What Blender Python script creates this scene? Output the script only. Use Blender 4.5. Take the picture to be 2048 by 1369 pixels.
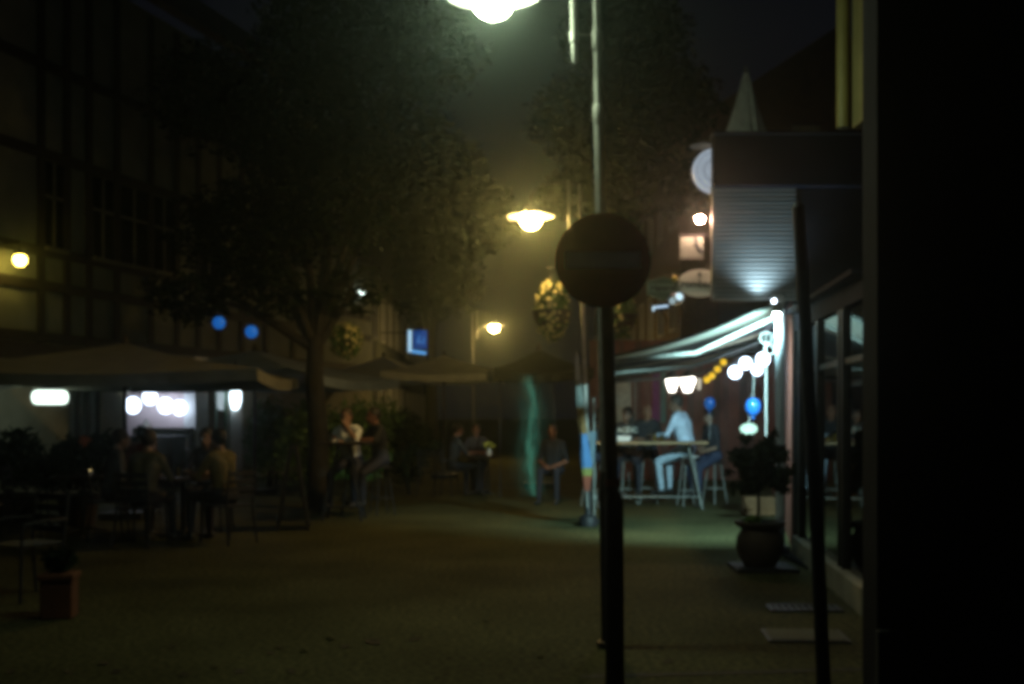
import bpy, bmesh, math, random
from mathutils import Vector, Matrix, Quaternion
random.seed(7)
R = math.radians
PI = math.pi
for o in list(bpy.data.objects): bpy.data.objects.remove(o)
sc = bpy.context.scene
COL = sc.collection

# ------------------------------------------------------------------ camera, world, exposure
FPX, HORIZ, EYE = 2275.0, 825.0, 1.55          # focal length in photo pixels, horizon row, eye height
cd = bpy.data.cameras.new('camera')
cam = bpy.data.objects.new('camera', cd); COL.objects.link(cam)
cam.location = (0, 0, EYE); cam.rotation_euler = (R(90), 0, 0)
cd.sensor_width = 36; cd.lens = 36 * FPX / 2048
cd.shift_y = (HORIZ - 684.5) / 2048
cd.clip_start = 0.1; cd.clip_end = 600
sc.camera = cam
w = bpy.data.worlds.new('World'); sc.world = w; w.use_nodes = True
nt = w.node_tree; bg = nt.nodes['Background']
sky = nt.nodes.new('ShaderNodeTexSky'); sky.sky_type = 'NISHITA'; sky.sun_disc = False
sky.sun_elevation = R(-6); sky.sun_rotation = R(200)
hs = nt.nodes.new('ShaderNodeMixRGB'); hs.inputs[0].default_value = 0.96
hs.inputs[2].default_value = (0.0024, 0.0026, 0.0044, 1)
nt.links.new(sky.outputs[0], hs.inputs[1]); nt.links.new(hs.outputs[0], bg.inputs[0])
bg.inputs[1].default_value = 1.0
vs = sc.view_settings
vs.view_transform = 'Standard'; vs.look = 'None'; vs.exposure = 0; vs.gamma = 1; vs.use_curve_mapping = False
cy = sc.cycles
cy.use_denoising = True; cy.use_light_tree = True
cy.use_adaptive_sampling = True; cy.adaptive_threshold = 0.01; cy.adaptive_min_samples = 32
cy.max_bounces = 5; cy.diffuse_bounces = 2; cy.glossy_bounces = 3; cy.transparent_max_bounces = 12
cy.transmission_bounces = 4; cy.volume_bounces = 0
cy.filter_width = 4.8
cy.sample_clamp_indirect = 1.0
cy.caustics_reflective = False; cy.caustics_refractive = False

def P(px, py, Y):
    """point seen at photo pixel (px,py) at distance Y down the street"""
    return Vector(((px - 1024) / FPX * Y, Y, EYE + (HORIZ - py) / FPX * Y))
def GY(py): return EYE * FPX / (py - HORIZ)

# ------------------------------------------------------------------ materials
MATS = {}
def mat(name, col, rough=0.7, metal=0.0, var=0.25, scale=8.0, bump=0.0, bscale=60.0, spec=0.4, emit=None, estr=0.0, coat=0.0):
    if name in MATS: return MATS[name]
    m = bpy.data.materials.new(name); m.use_nodes = True
    t = m.node_tree; b = t.nodes['Principled BSDF']
    b.inputs['Roughness'].default_value = rough; b.inputs['Metallic'].default_value = metal
    b.inputs['Specular IOR Level'].default_value = spec
    b.inputs['Coat Weight'].default_value = coat
    tc = t.nodes.new('ShaderNodeTexCoord')
    nz = t.nodes.new('ShaderNodeTexNoise'); nz.inputs['Scale'].default_value = scale; nz.inputs['Detail'].default_value = 6
    t.links.new(tc.outputs['Object'], nz.inputs['Vector'])
    rp = t.nodes.new('ShaderNodeValToRGB')
    rp.color_ramp.elements[0].position = 0.3; rp.color_ramp.elements[1].position = 0.7
    c = Vector(col[:3])
    rp.color_ramp.elements[0].color = (*(c * (1 - var)), 1); rp.color_ramp.elements[1].color = (*[min(1, x * (1 + var * 0.6)) for x in c], 1)
    t.links.new(nz.outputs['Fac'], rp.inputs[0]); t.links.new(rp.outputs[0], b.inputs['Base Color'])
    if bump:
        n2 = t.nodes.new('ShaderNodeTexNoise'); n2.inputs['Scale'].default_value = bscale; n2.inputs['Detail'].default_value = 4
        t.links.new(tc.outputs['Object'], n2.inputs['Vector'])
        bp = t.nodes.new('ShaderNodeBump'); bp.inputs['Strength'].default_value = bump; bp.inputs['Distance'].default_value = 0.02
        t.links.new(n2.outputs['Fac'], bp.inputs['Height']); t.links.new(bp.outputs[0], b.inputs['Normal'])
    if emit:
        b.inputs['Emission Color'].default_value = (*emit, 1); b.inputs['Emission Strength'].default_value = estr
    MATS[name] = m
    return m
def glow(name, col, s):
    if name in MATS: return MATS[name]
    m = bpy.data.materials.new(name); m.use_nodes = True
    t = m.node_tree; t.nodes.clear()
    o = t.nodes.new('ShaderNodeOutputMaterial'); e = t.nodes.new('ShaderNodeEmission')
    e.inputs[0].default_value = (*col, 1); e.inputs[1].default_value = s
    t.links.new(e.outputs[0], o.inputs[0]); MATS[name] = m
    if s < 1.2: m.cycles.emission_sampling = 'NONE'
    return m
def glass(name, tint=(0.8, 0.85, 0.85)):
    if name in MATS: return MATS[name]
    m = bpy.data.materials.new(name); m.use_nodes = True
    t = m.node_tree; t.nodes.clear()
    o = t.nodes.new('ShaderNodeOutputMaterial'); mx = t.nodes.new('ShaderNodeMixShader')
    f = t.nodes.new('ShaderNodeFresnel'); f.inputs[0].default_value = 1.9
    tr = t.nodes.new('ShaderNodeBsdfTransparent'); tr.inputs[0].default_value = (*tint, 1)
    g = t.nodes.new('ShaderNodeBsdfGlossy'); g.inputs['Roughness'].default_value = 0.015
    t.links.new(f.outputs[0], mx.inputs[0]); t.links.new(tr.outputs[0], mx.inputs[1]); t.links.new(g.outputs[0], mx.inputs[2])
    t.links.new(mx.outputs[0], o.inputs[0]); MATS[name] = m
    return m

M_metal_grey = mat('lamp_metal', (0.24, 0.25, 0.23), 0.6, 0.3, 0.2, 14, 0.1)
M_metal_dark = mat('dark_metal', (0.03, 0.03, 0.032), 0.5, 0.5, 0.3, 14, 0.1)
M_shade = mat('white_enamel', (0.40, 0.40, 0.38), 0.45, 0, 0.08, 10)
M_red = mat('sign_red', (0.42, 0.03, 0.025), 0.35, 0, 0.15, 12)
M_white = mat('white_paint', (0.72, 0.73, 0.72), 0.45, 0, 0.10, 9, 0.05)
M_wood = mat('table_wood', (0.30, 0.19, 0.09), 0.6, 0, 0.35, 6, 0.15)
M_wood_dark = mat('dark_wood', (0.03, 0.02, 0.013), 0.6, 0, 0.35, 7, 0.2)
M_render_cream = mat('cream_render', (0.20, 0.215, 0.17), 0.85, 0, 0.22, 2.2, 0.3)
M_beam = mat('beam_wood', (0.03, 0.025, 0.02), 0.75, 0, 0.3, 5, 0.3)
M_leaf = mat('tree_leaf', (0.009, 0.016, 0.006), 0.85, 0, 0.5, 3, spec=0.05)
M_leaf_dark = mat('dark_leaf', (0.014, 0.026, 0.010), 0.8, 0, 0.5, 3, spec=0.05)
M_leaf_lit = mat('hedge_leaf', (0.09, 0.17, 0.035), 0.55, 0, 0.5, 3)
M_bark = mat('bark', (0.02, 0.017, 0.013), 0.9, 0, 0.4, 9, 0.8, 18)
M_terra = mat('terracotta', (0.10, 0.034, 0.012), 0.8, 0, 0.3, 6, 0.2)
M_pot = mat('glazed_pot', (0.035, 0.022, 0.016), 0.8, 0, 0.35, 6, 0.2)
M_black = mat('matt_black', (0.012, 0.012, 0.014), 0.6, 0, 0.3, 6)
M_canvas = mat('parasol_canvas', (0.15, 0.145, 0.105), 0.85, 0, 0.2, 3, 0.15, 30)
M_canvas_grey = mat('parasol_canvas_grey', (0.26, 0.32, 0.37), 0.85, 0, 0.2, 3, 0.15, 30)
M_dark_wall = mat('dark_wall', (0.014, 0.015, 0.02), 0.9, 0, 0.35, 2.0, 0.2, spec=0.1)
M_slat = mat('grey_cladding', (0.30, 0.32, 0.31), 0.4, 0.5, 0.15, 3, 0.05)
M_fascia = mat('dark_fascia', (0.014, 0.016, 0.024), 0.9, 0, 0.3, 3, spec=0.05)
M_red_wall = mat('red_brown_wall', (0.30, 0.085, 0.055), 0.75, 0, 0.3, 3, 0.2)
M_pink_wall = mat('pale_pink_wall', (0.62, 0.50, 0.50), 0.8, 0, 0.08, 3, 0.1)
M_blue_balloon = mat('blue_balloon', (0.02, 0.14, 0.52), 0.18, 0, 0.1, 4, spec=0.6, emit=(0.01, 0.09, 0.34), estr=0.0)
M_glass = glass('window_glass')
M_dark_glass = mat('dark_window_glass', (0.008, 0.009, 0.011), 0.05, 0, 0.1, 2, spec=0.6)

# ------------------------------------------------------------------ mesh builder
class MB:
    def __init__(s): s.v = []; s.f = []; s.mi = []; s.cur = 0
    def add(s, vs, fs):
        b = len(s.v); s.v += [tuple(v) for v in vs]; s.f += [tuple(b + i for i in f) for f in fs]; s.mi += [s.cur] * len(fs); return s
    def box(s, c, d, rz=0.0, rx=0.0, ry=0.0, bev=0.0):
        c = Vector(c); M = Matrix.Rotation(rz, 3, 'Z') @ Matrix.Rotation(ry, 3, 'Y') @ Matrix.Rotation(rx, 3, 'X')
        h = [x / 2 for x in d]
        b = min(bev, min(h) * 0.9)
        if b <= 0:
            vs = [c + M @ Vector((x * h[0], y * h[1], z * h[2])) for z in (-1, 1) for y in (-1, 1) for x in (-1, 1)]
            return s.add(vs, [(0, 2, 3, 1), (4, 5, 7, 6), (0, 1, 5, 4), (2, 6, 7, 3), (0, 4, 6, 2), (1, 3, 7, 5)])
        bm = bmesh.new(); bmesh.ops.create_cube(bm, size=1)
        for v in bm.verts: v.co = Vector((v.co.x * d[0], v.co.y * d[1], v.co.z * d[2]))
        bmesh.ops.bevel(bm, geom=bm.edges[:], offset=b, segments=2, affect='EDGES', profile=0.5)
        bm.verts.index_update()
        vs = [c + M @ v.co for v in bm.verts]; fs = [[v.index for v in f.verts] for f in bm.faces]; bm.free()
        return s.add(vs, fs)
    def tube(s, pts, rs, n=10, cap=True):
        pts = [Vector(p) for p in pts]
        if not isinstance(rs, (list, tuple)): rs = [rs] * len(pts)
        vs = []; fs = []; up = None
        for i, p in enumerate(pts):
            d = (pts[min(i + 1, len(pts) - 1)] - pts[max(i - 1, 0)])
            if d.length < 1e-9: d = Vector((0, 0, 1))
            d.normalize()
            if up is None: up = Vector((1, 0, 0)) if abs(d.x) < 0.8 else Vector((0, 1, 0))
            a = (up - d * up.dot(d)).normalized(); b = d.cross(a); up = a
            for k in range(n):
                t = 2 * PI * k / n
                vs.append(p + (a * math.cos(t) + b * math.sin(t)) * rs[i])
        for i in range(len(pts) - 1):
            for k in range(n):
                fs.append((i * n + k, i * n + (k + 1) % n, (i + 1) * n + (k + 1) % n, (i + 1) * n + k))
        if cap:
            fs.append(tuple(reversed(range(n)))); fs.append(tuple((len(pts) - 1) * n + k for k in range(n)))
        return s.add(vs, fs)
    def lathe(s, prof, c=(0, 0, 0), n=24):
        c = Vector(c); vs = []; fs = []
        for (r, z) in prof:
            for k in range(n):
                t = 2 * PI * k / n; vs.append(c + Vector((max(r, 1e-4) * math.cos(t), max(r, 1e-4) * math.sin(t), z)))
        for i in range(len(prof) - 1):
            for k in range(n):
                fs.append((i * n + k, i * n + (k + 1) % n, (i + 1) * n + (k + 1) % n, (i + 1) * n + k))
        return s.add(vs, fs)
    def ball(s, c, r, n=16, m=10, sz=None, rot=None):
        sz = sz or (1, 1, 1); c = Vector(c); vs = []; fs = []
        for i in range(m + 1):
            a = PI * i / m
            for k in range(n):
                t = 2 * PI * k / n
                q = Vector((max(math.sin(a), 1e-3) * math.cos(t) * r * sz[0], max(math.sin(a), 1e-3) * math.sin(t) * r * sz[1], -math.cos(a) * r * sz[2]))
                if rot: q = rot @ q
                vs.append(c + q)
        for i in range(m):
            for k in range(n):
                fs.append((i * n + k, i * n + (k + 1) % n, (i + 1) * n + (k + 1) % n, (i + 1) * n + k))
        return s.add(vs, fs)
    def prism(s, poly, depth, origin, ux, uz):
        """polygon (u,w) in the plane spanned by ux, uz at origin, extruded by depth along the normal"""
        ux = Vector(ux).normalized(); uz = Vector(uz).normalized(); nn = ux.cross(uz); o = Vector(origin)
        n = len(poly)
        vs = [o + ux * p[0] + uz * p[1] for p in poly] + [o + ux * p[0] + uz * p[1] + nn * depth for p in poly]
        fs = [tuple(reversed(range(n))), tuple(range(n, 2 * n))] + [(i, (i + 1) % n, n + (i + 1) % n, n + i) for i in range(n)]
        return s.add(vs, fs)
    def build(s, name, mats, parent=None, smooth=False, loc=None, label=None):
        me = bpy.data.meshes.new(name); me.from_pydata(s.v, [], s.f)
        if not isinstance(mats, (list, tuple)): mats = [mats]
        for m in mats: me.materials.append(m)
        if len(mats) > 1: me.polygons.foreach_set('material_index', s.mi)
        bm = bmesh.new(); bm.from_mesh(me); bmesh.ops.recalc_face_normals(bm, faces=bm.faces[:]); bm.to_mesh(me); bm.free()
        if smooth:
            me.polygons.foreach_set('use_smooth', [True] * len(me.polygons))
            try: me.set_sharp_from_angle(angle=R(40))
            except Exception: pass
        me.update()
        o = bpy.data.objects.new(name, me); COL.objects.link(o)
        if parent is not None: o.parent = parent
        if loc is not None: o.location = loc
        if label: o['label'] = label
        return o
def tag(o, label, cat, group=None):
    o['label'] = label; o['category'] = cat
    if group: o['group'] = group
    return o
def thing(name, label, cat, loc=(0, 0, 0), rz=0.0, group=None):
    o = bpy.data.objects.new(name, None); COL.objects.link(o)
    o.location = loc; o.rotation_euler = (0, 0, rz); o.empty_display_size = 0.2
    return tag(o, label, cat, group)
def struct(o): o['kind'] = 'structure'; return o
def copy_tree(o, parent=None):
    c = o.copy(); COL.objects.link(c)
    if parent is not None: c.parent = parent
    for ch in list(o.children): copy_tree(ch, c)
    return c
def text_part(s, size, m, parent, loc, rot=(R(90), 0, 0), name='lettering', bold=0.0, sx=1.0):
    cu = bpy.data.curves.new(name, 'FONT'); cu.body = s; cu.size = size; cu.align_x = 'CENTER'; cu.align_y = 'CENTER'
    cu.extrude = 0.003; cu.offset = bold
    t = bpy.data.objects.new('tmp', cu); COL.objects.link(t)
    dg = bpy.context.evaluated_depsgraph_get(); me = bpy.data.meshes.new_from_object(t.evaluated_get(dg))
    bpy.data.objects.remove(t); bpy.data.curves.remove(cu)
    me.materials.clear(); me.materials.append(m); me.name = name
    o = bpy.data.objects.new(name, me); COL.objects.link(o); o.parent = parent; o.location = loc; o.rotation_euler = rot; o.scale = (sx, 1, 1)
    return o

def leaf_cloud(mb, centers, n, size, seed=0, flat=0.6):
    """n small folded leaves spread through the given ellipsoids [(c, (rx,ry,rz))]"""
    rd = random.Random(seed)
    wts = [e[1][0] * e[1][1] * e[1][2] for e in centers]; tot = sum(wts)
    for (c, r), wt in zip(centers, wts):
        c = Vector(c)
        for i in range(max(3, int(n * wt / tot))):
            while True:
                q = Vector((rd.uniform(-1, 1), rd.uniform(-1, 1), rd.uniform(-1, 1)))
                if 0.15 < q.length < 1: break
            q *= (0.55 + 0.45 * rd.random()) / max(0.35, q.length) * q.length ** 0.5
            p = c + Vector((q.x * r[0], q.y * r[1], q.z * r[2]))
            s = size * rd.uniform(0.6, 1.35)
            a = Vector((rd.gauss(0, 1), rd.gauss(0, 1), rd.gauss(0, 1) * flat)).normalized()
            b = a.cross(Vector((rd.gauss(0, 1), rd.gauss(0, 1), rd.gauss(0, 1)))).normalized()
            k = a.cross(b) * s * 0.18
            mb.add([p - a * s, p + b * s * 0.42 + k, p + a * s, p - b * s * 0.42 + k], [(0, 1, 2), (0, 2, 3)])

# ------------------------------------------------------------------ haze, ground
HZ = 0.0032
# ground: dark worn asphalt in the foreground, lighter paving beyond
def ground_mat(name, c0, c1, rough, spec, slabs=False):
    m = bpy.data.materials.new(name); m.use_nodes = True
    t = m.node_tree; b = t.nodes['Principled BSDF']; tc = t.nodes.new('ShaderNodeTexCoord')
    n1 = t.nodes.new('ShaderNodeTexNoise'); n1.inputs['Scale'].default_value = 0.8; n1.inputs['Detail'].default_value = 8
    n2 = t.nodes.new('ShaderNodeTexNoise'); n2.inputs['Scale'].default_value = 24; n2.inputs['Detail'].default_value = 5
    for n in (n1, n2): t.links.new(tc.outputs['Object'], n.inputs['Vector'])
    r1 = t.nodes.new('ShaderNodeValToRGB'); r1.color_ramp.elements[0].position = 0.3; r1.color_ramp.elements[1].position = 0.72
    r1.color_ramp.elements[0].color = (*c0, 1); r1.color_ramp.elements[1].color = (*c1, 1)
    mx = t.nodes.new('ShaderNodeMixRGB'); mx.blend_type = 'MULTIPLY'; mx.inputs[0].default_value = 0.8
    r2 = t.nodes.new('ShaderNodeValToRGB'); r2.color_ramp.elements[0].position = 0.36; r2.color_ramp.elements[1].position = 0.64
    r2.color_ramp.elements[0].color = (0.15, 0.15, 0.15, 1); r2.color_ramp.elements[1].color = (1.35, 1.32, 1.25, 1)
    t.links.new(n1.outputs['Fac'], r1.inputs[0]); t.links.new(n2.outputs['Fac'], r2.inputs[0])
    t.links.new(r1.outputs[0], mx.inputs[1]); t.links.new(r2.outputs[0], mx.inputs[2]); t.links.new(mx.outputs[0], b.inputs['Base Color'])
    bp = t.nodes.new('ShaderNodeBump'); bp.inputs['Strength'].default_value = 0.5; bp.inputs['Distance'].default_value = 0.010
    t.links.new(n2.outputs['Fac'], bp.inputs['Height']); t.links.new(bp.outputs[0], b.inputs['Normal'])
    b.inputs['Roughness'].default_value = rough; b.inputs['Specular IOR Level'].default_value = spec
    return m
gm = ground_mat('asphalt', (0.040, 0.041, 0.018), (0.086, 0.086, 0.040), .85, .06)
mb = MB(); mb.add([(-160, -40, 0), (160, -40, 0), (160, 260, 0), (-160, 260, 0)], [(0, 1, 2, 3)])
ground = struct(mb.build('ground', gm))
# gutter channel crossing the foreground on the right
M_gut = mat('gutter_stone', (0.012, 0.012, 0.009), 0.8, 0, 0.3, 5, 0.4)
mb = MB(); a = P(1180, 1358, 1).x
p0, p1 = Vector((0.40, 6.62, 0)), Vector((2.55, 6.86, 0))
dv = (p1 - p0).normalized(); nv = Vector((-dv.y, dv.x, 0))
gut = struct(mb.add([p0 + Vector((0, 0, .004)), p1 + Vector((0, 0, .004)), p1 + nv * .07 + Vector((0, 0, .004)), p0 + nv * .07 + Vector((0, 0, .004))], [(0, 1, 2, 3)]).build('gutter', M_gut))
# drain grate and a square cover slab by the shop
g = thing('drain_grate', 'dark iron drain grate set in the ground near the shop window', 'drain', (2.30, 8.95, 0.004), R(-4))
mb = MB(); 
for s_ in (-1, 1): mb.box((0, s_ * .13, .006), (.52, .035, .012)); mb.box((s_ * .26, 0, .006), (.035, .29, .012))
mb.build('frame', M_metal_dark, g)
br = None
for i in range(9):
    if br is None: br = MB().box((0, 0, .005), (.024, .225, .010)).build('bar', M_metal_dark, g)
    else: n_ = br.copy(); COL.objects.link(n_); n_.parent = g; br2 = n_
    (br if i == 0 else br2).location = (-.208 + i * .052, 0, 0)
g = thing('cover_slab', 'pale square cover slab in the paving before the leaning post', 'cover', (2.02, 7.85, 0.004), R(-5))
MB().box((0, 0, .008), (.50, .40, .016), bev=.006).build('slab', mat('pale_slab', (0.06, 0.066, 0.045), 0.8, 0, 0.25, 6, 0.3), g)
mb = MB()
for s_ in (-1, 1): mb.box((0, s_ * .212, .004), (.54, .02, .010)); mb.box((s_ * .262, 0, .004), (.02, .404, .010))
mb.build('frame', M_metal_dark, g)

# ------------------------------------------------------------------ street lamps
GLOBE1 = glow('lamp_light_white', (0.84, 1.0, 0.66), 145)
GLOBE2 = glow('lamp_light_warm', (1.0, 0.64, 0.19), 330)
def street_lamp(label, base, top, side, gm_, z=4.25, seg=True):
    t = thing('street_lamp', label, 'street lamp', base, 0, 'street lamps along the lane')
    tx = top - base[0]
    f = lambda zz: tx * zz / z
    MB().tube([(f(0), 0, 0), (f(.04), 0, .04), (f(.05), 0, .05), (f(1.1), 0, 1.1), (f(1.16), 0, 1.16)], [.085, .085, .056, .052, .040], 16).build('base_sleeve', M_metal_dark, t, True)
    MB().tube([(f(1.1), 0, 1.1), (f(3.52), 0, 3.52)], [.037, .034], 14).build('pole', M_metal_grey, t, True)
    MB().tube([(f(3.44), 0, 3.44), (f(3.47), 0, 3.47), (f(3.56), 0, 3.56), (f(3.58), 0, 3.58)], [.034, .040, .040, .030], 14).build('collar', M_metal_grey, t, True)
    MB().tube([(f(3.5), 0, 3.5), (f(z + .45), 0, z + .45)], [.029, .026], 14).build('upper_pole', M_metal_grey, t, True)
    MB().tube([(f(3.93), 0, 3.93), (f(3.95), 0, 3.95), (f(4.06), 0, 4.06), (f(4.08), 0, 4.08)], [.030, .042, .038, .027], 14).build('clamp', M_metal_grey, t, True)
    ox = side * .15
    MB().tube([(f(3.85) + ox, 0, 3.85), (f(3.87) + ox, 0, 3.87), (f(3.98) + ox, 0, 3.98), (f(3.99) + ox, 0, 3.99), (f(4.06) + ox, 0, 4.06), (f(4.07) + ox, 0, 4.07), (f(z + .5) + ox, 0, z + .5)],
              [.014, .020, .022, .032, .032, .024, .024], 12).build('side_rod', M_metal_grey, t, True)
    MB().tube([(f(4.04), 0, 4.04), (f(4.04) + ox, 0, 4.04)], .006, 8).build('tie_bar', M_metal_grey, t)
    hx = tx + side * .68
    pts = [(tx, 0, z + .42), (tx + ox, 0, z + .47), (tx + side * .45, 0, z + .46), (hx - side * .06, 0, z + .38), (hx, 0, z + .28), (hx, 0, z + .12)]
    MB().tube(pts, .018, 10).build('arm', M_metal_dark, t, True)
    sh = MB().lathe([(.0, .15), (.07, .145), (.095, .12), (.105, .05), (.13, .036), (.30, .020), (.325, .008), (.325, -.006), (.30, .004), (.13, .020), (.0, .035)], (hx, 0, z), 40).build('shade', M_shade, t, True)
    MB().lathe([(.12, .018), (.138, -.01), (.142, -.04), (.134, -.08), (.112, -.12), (.08, -.15), (.04, -.168), (0, -.172)], (hx, 0, z), 28).build('globe', gm_, t, True)
    return t
street_lamp('nearest street lamp, its bright globe cut by the top edge', (0.645, 7.5, 0), 0.555, -1, GLOBE1, z=4.315)
street_lamp('second street lamp with glowing globe, behind the round no-entry sign', (1.06, 15.7, 0), 0.94, -1, GLOBE2)
street_lamp('farthest and smallest street lamp, rising above the far pale parasol', (-1.20, 35.7, 0), -1.24, 1, GLOBE2)

# ------------------------------------------------------------------ no-entry sign on its post
sg = thing('no_entry_sign', 'round red no-entry sign with white bar on a dark foreground post', 'traffic sign', (0.545, 6.15, 0))
MB().tube([(0.012, 0, 0), (0.008, 0, 1.08), (0.004, 0, 1.12)], [.052, .050, .034], 18).build('base_sleeve', M_metal_dark, sg, True)
MB().tube([(0.0, 0, 1.06), (-.045, 0, 2.60)], [.034, .034], 16).build('post', mat('worn_post', (0.06, 0.05, 0.045), 0.5, 0.5, 0.5, 9, 0.2), sg, True)
MB().tube([(-.002, 0, 1.15), (-.003, 0, 1.19)], [.039, .039], 16).build('clamp', mat('rust_clamp', (0.16, 0.05, 0.03), 0.7, 0.2, 0.4, 20), sg, True)
cz = 2.365; cx = -.058
mb = MB(); N = 56
for (y, r_) in ((-.046, .252), (-.042, .255), (-.034, .255)):
    pass
mb.lathe([(0, 0), (.247, 0), (.252, .003), (.252, .010), (.240, .012), (0, .012)], (0, 0, 0), 64)
d = mb.build('disc', M_red, sg, True); d.rotation_euler = (R(90), 0, 0); d.location = (cx, -.040, cz)
mb = MB(); mb.box((0, 0, 0), (.40, .004, .088), bev=.0018); mb.build('bar', mat('sign_white', (0.92, 0.92, 0.92), 0.4, 0, 0.1, 10), sg).location = (cx, -.0545, cz)
MB().lathe([(.247, -.001), (.2545, .001), (.2545, .014), (.249, .016)], (0, 0, 0), 64).build('rim', M_metal_dark, sg, True).matrix_local = Matrix.Translation((cx, -.039, cz)) @ Matrix.Rotation(R(90), 4, 'X')
for zz in (cz - .12, cz + .12):
    MB().box((cx + .02, -.015, zz), (.18, .048, .03)).build('bracket', M_metal_dark, sg)

# ------------------------------------------------------------------ leaning post on the right
lp = thing('leaning_post', 'thin dark metal post leaning before the shop window on the right', 'post', (1.715, 6.25, 0))
MB().tube([(0, 0, 0), (-.035, .0, .8), (-.085, .0, 1.7), (-.14, .0, 2.66)], [.040, .038, .035, .033], 14).build('shaft', M_metal_dark, lp, True)
MB().lathe([(.0, .0), (.075, .0), (.075, .012), (.045, .02), (.04, .05)], (0, 0, 0), 20).build('foot_plate', M_metal_dark, lp, True)
MB().ball((-.14, 0, 2.67), .035, 14, 8).build('cap', M_metal_dark, lp, True)

# ------------------------------------------------------------------ near shop on the right
S0, S1 = Vector((2.66, 8.4, 0)), Vector((3.06, 12.3, 0))
sd = (S1 - S0).normalized(); sn = Vector((-sd.y, sd.x, 0)); SL = (S1 - S0).length
SRZ = math.atan2(sd.y, sd.x)
sh = thing('corner_shop', 'black unlit shop building filling the right edge, glass side window', 'building', (0, 0, 0))
def sp(u, z, dd=0.0): p = S0 + sd * u + sn * dd; return Vector((p.x, p.y, z))
mb = MB(); mb.box((6.5, 6.36, 6.0), (9.0, .26, 12.0)); mb.build('front_wall', M_dark_wall, sh)
mb = MB(); mb.box((7.16, 8.42, 1.33), (9.0, .26, 2.66)); mb.build('inner_wall', M_dark_wall, sh)
mb = MB(); mb.box((6.5, 6.21, .18), (9.02, .05, .36), bev=.008); mb.build('plinth', mat('plinth_stone', (.03, .03, .03), .9, 0, .3, 4, .3), sh)
mb = MB(); mb.tube([(2.9, 6.19, .36), (2.9, 6.19, 11.0)], .045, 12); mb.build('rain_pipe', M_metal_dark, sh, True)
mb = MB(); mb.box(sp(SL / 2 + .12, 2.52, -.10), (SL - .2, .20, .18), SRZ); mb.build('fascia', M_fascia, sh)
mb = MB(); mb.box(sp(SL / 2 + .22, 2.635, -.06), (SL - .2, .3, .04), SRZ); mb.build('roof_edge', M_fascia, sh)
mb = MB(); mb.box((6.3, 10.5, 2.69), (6.4, 3.6, .05)); mb.build('roof', M_fascia, sh)
mb = MB(); mb.box(sp(SL / 2 + .12, .11, -.06), (SL - .2, .20, .22), SRZ, bev=.01); mb.build('sill', mat('sill_stone', (0.28, 0.26, 0.20), 0.8, 0, 0.25, 5, 0.3), sh)
mb = MB(); mb.box((6.1, 12.45, 1.33), (5.6, .2, 2.66)); mb.build('back_wall', M_dark_wall, sh)
mb = MB(); mb.box((6.0, 10.5, .02), (6.2, 3.6, .03)); mb.build('interior_floor', M_dark_wall, sh)
frm = mat('bronze_frame', (0.18, 0.15, 0.08), 0.4, 0.4, 0.25, 8)
for i, u in enumerate((.22, 1.25, 1.42, 2.55, 3.72)):
    wd = .11 if i in (0, 4) else .06
    MB().box(sp(u, 1.32, -.05), (wd, .09, 2.22), SRZ, bev=.006).build('mullion', frm if i == 0 else M_metal_dark, sh)
mb = MB(); mb.box(sp(SL / 2 + .12, 1.98, -.05), (SL - .2, .05, .05), SRZ); mb.build('transom', M_metal_dark, sh)
for (a_, b_) in ((.28, 1.22), (1.45, 2.52), (2.58, 3.66)):
    for (za, zb) in ((.22, 1.95), (2.01, 2.42)):
        MB().box(sp((a_ + b_) / 2, (za + zb) / 2, -.05), (b_ - a_, .012, zb - za), SRZ).build('pane', M_glass, sh)
MB().box(sp(SL + .02, 1.37, -.16), (.14, .18, 2.74), SRZ, bev=.01).build('corner_column', M_dark_wall, sh)
# rendered pier of the upper storey, lit by the nearest lamp
mb = MB(); mb.box((2.86, 8.62, 7.75), (.44, .40, 8.0)); mb.build('upper_pier', mat('ochre_render', (0.26, 0.23, 0.09), 0.8, 0, 0.2, 3, 0.3), sh)
mb = MB(); mb.tube([(2.60, 8.92, 3.78), (2.60, 8.92, 11.5)], .055, 14); mb.build('downpipe', mat('ochre_pipe', (0.28, 0.25, 0.08), 0.5, 0, 0.2, 4), sh, True)
# planter inside the shop window
pl = thing('window_planter', 'dark box planter with leaves behind the shop window glass', 'planter', (3.25, 10.0, 0.035), SRZ)
MB().box((0, 0, .30), (1.1, .32, .60), bev=.015).build('box', M_wood_dark, pl)
mb = MB(); leaf_cloud(mb, [((x_, 0, .78), (.22, .16, .2)) for x_ in (-.35, 0, .35)], 260, .06, 4); mb.build('foliage', M_leaf_dark, pl)

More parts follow.
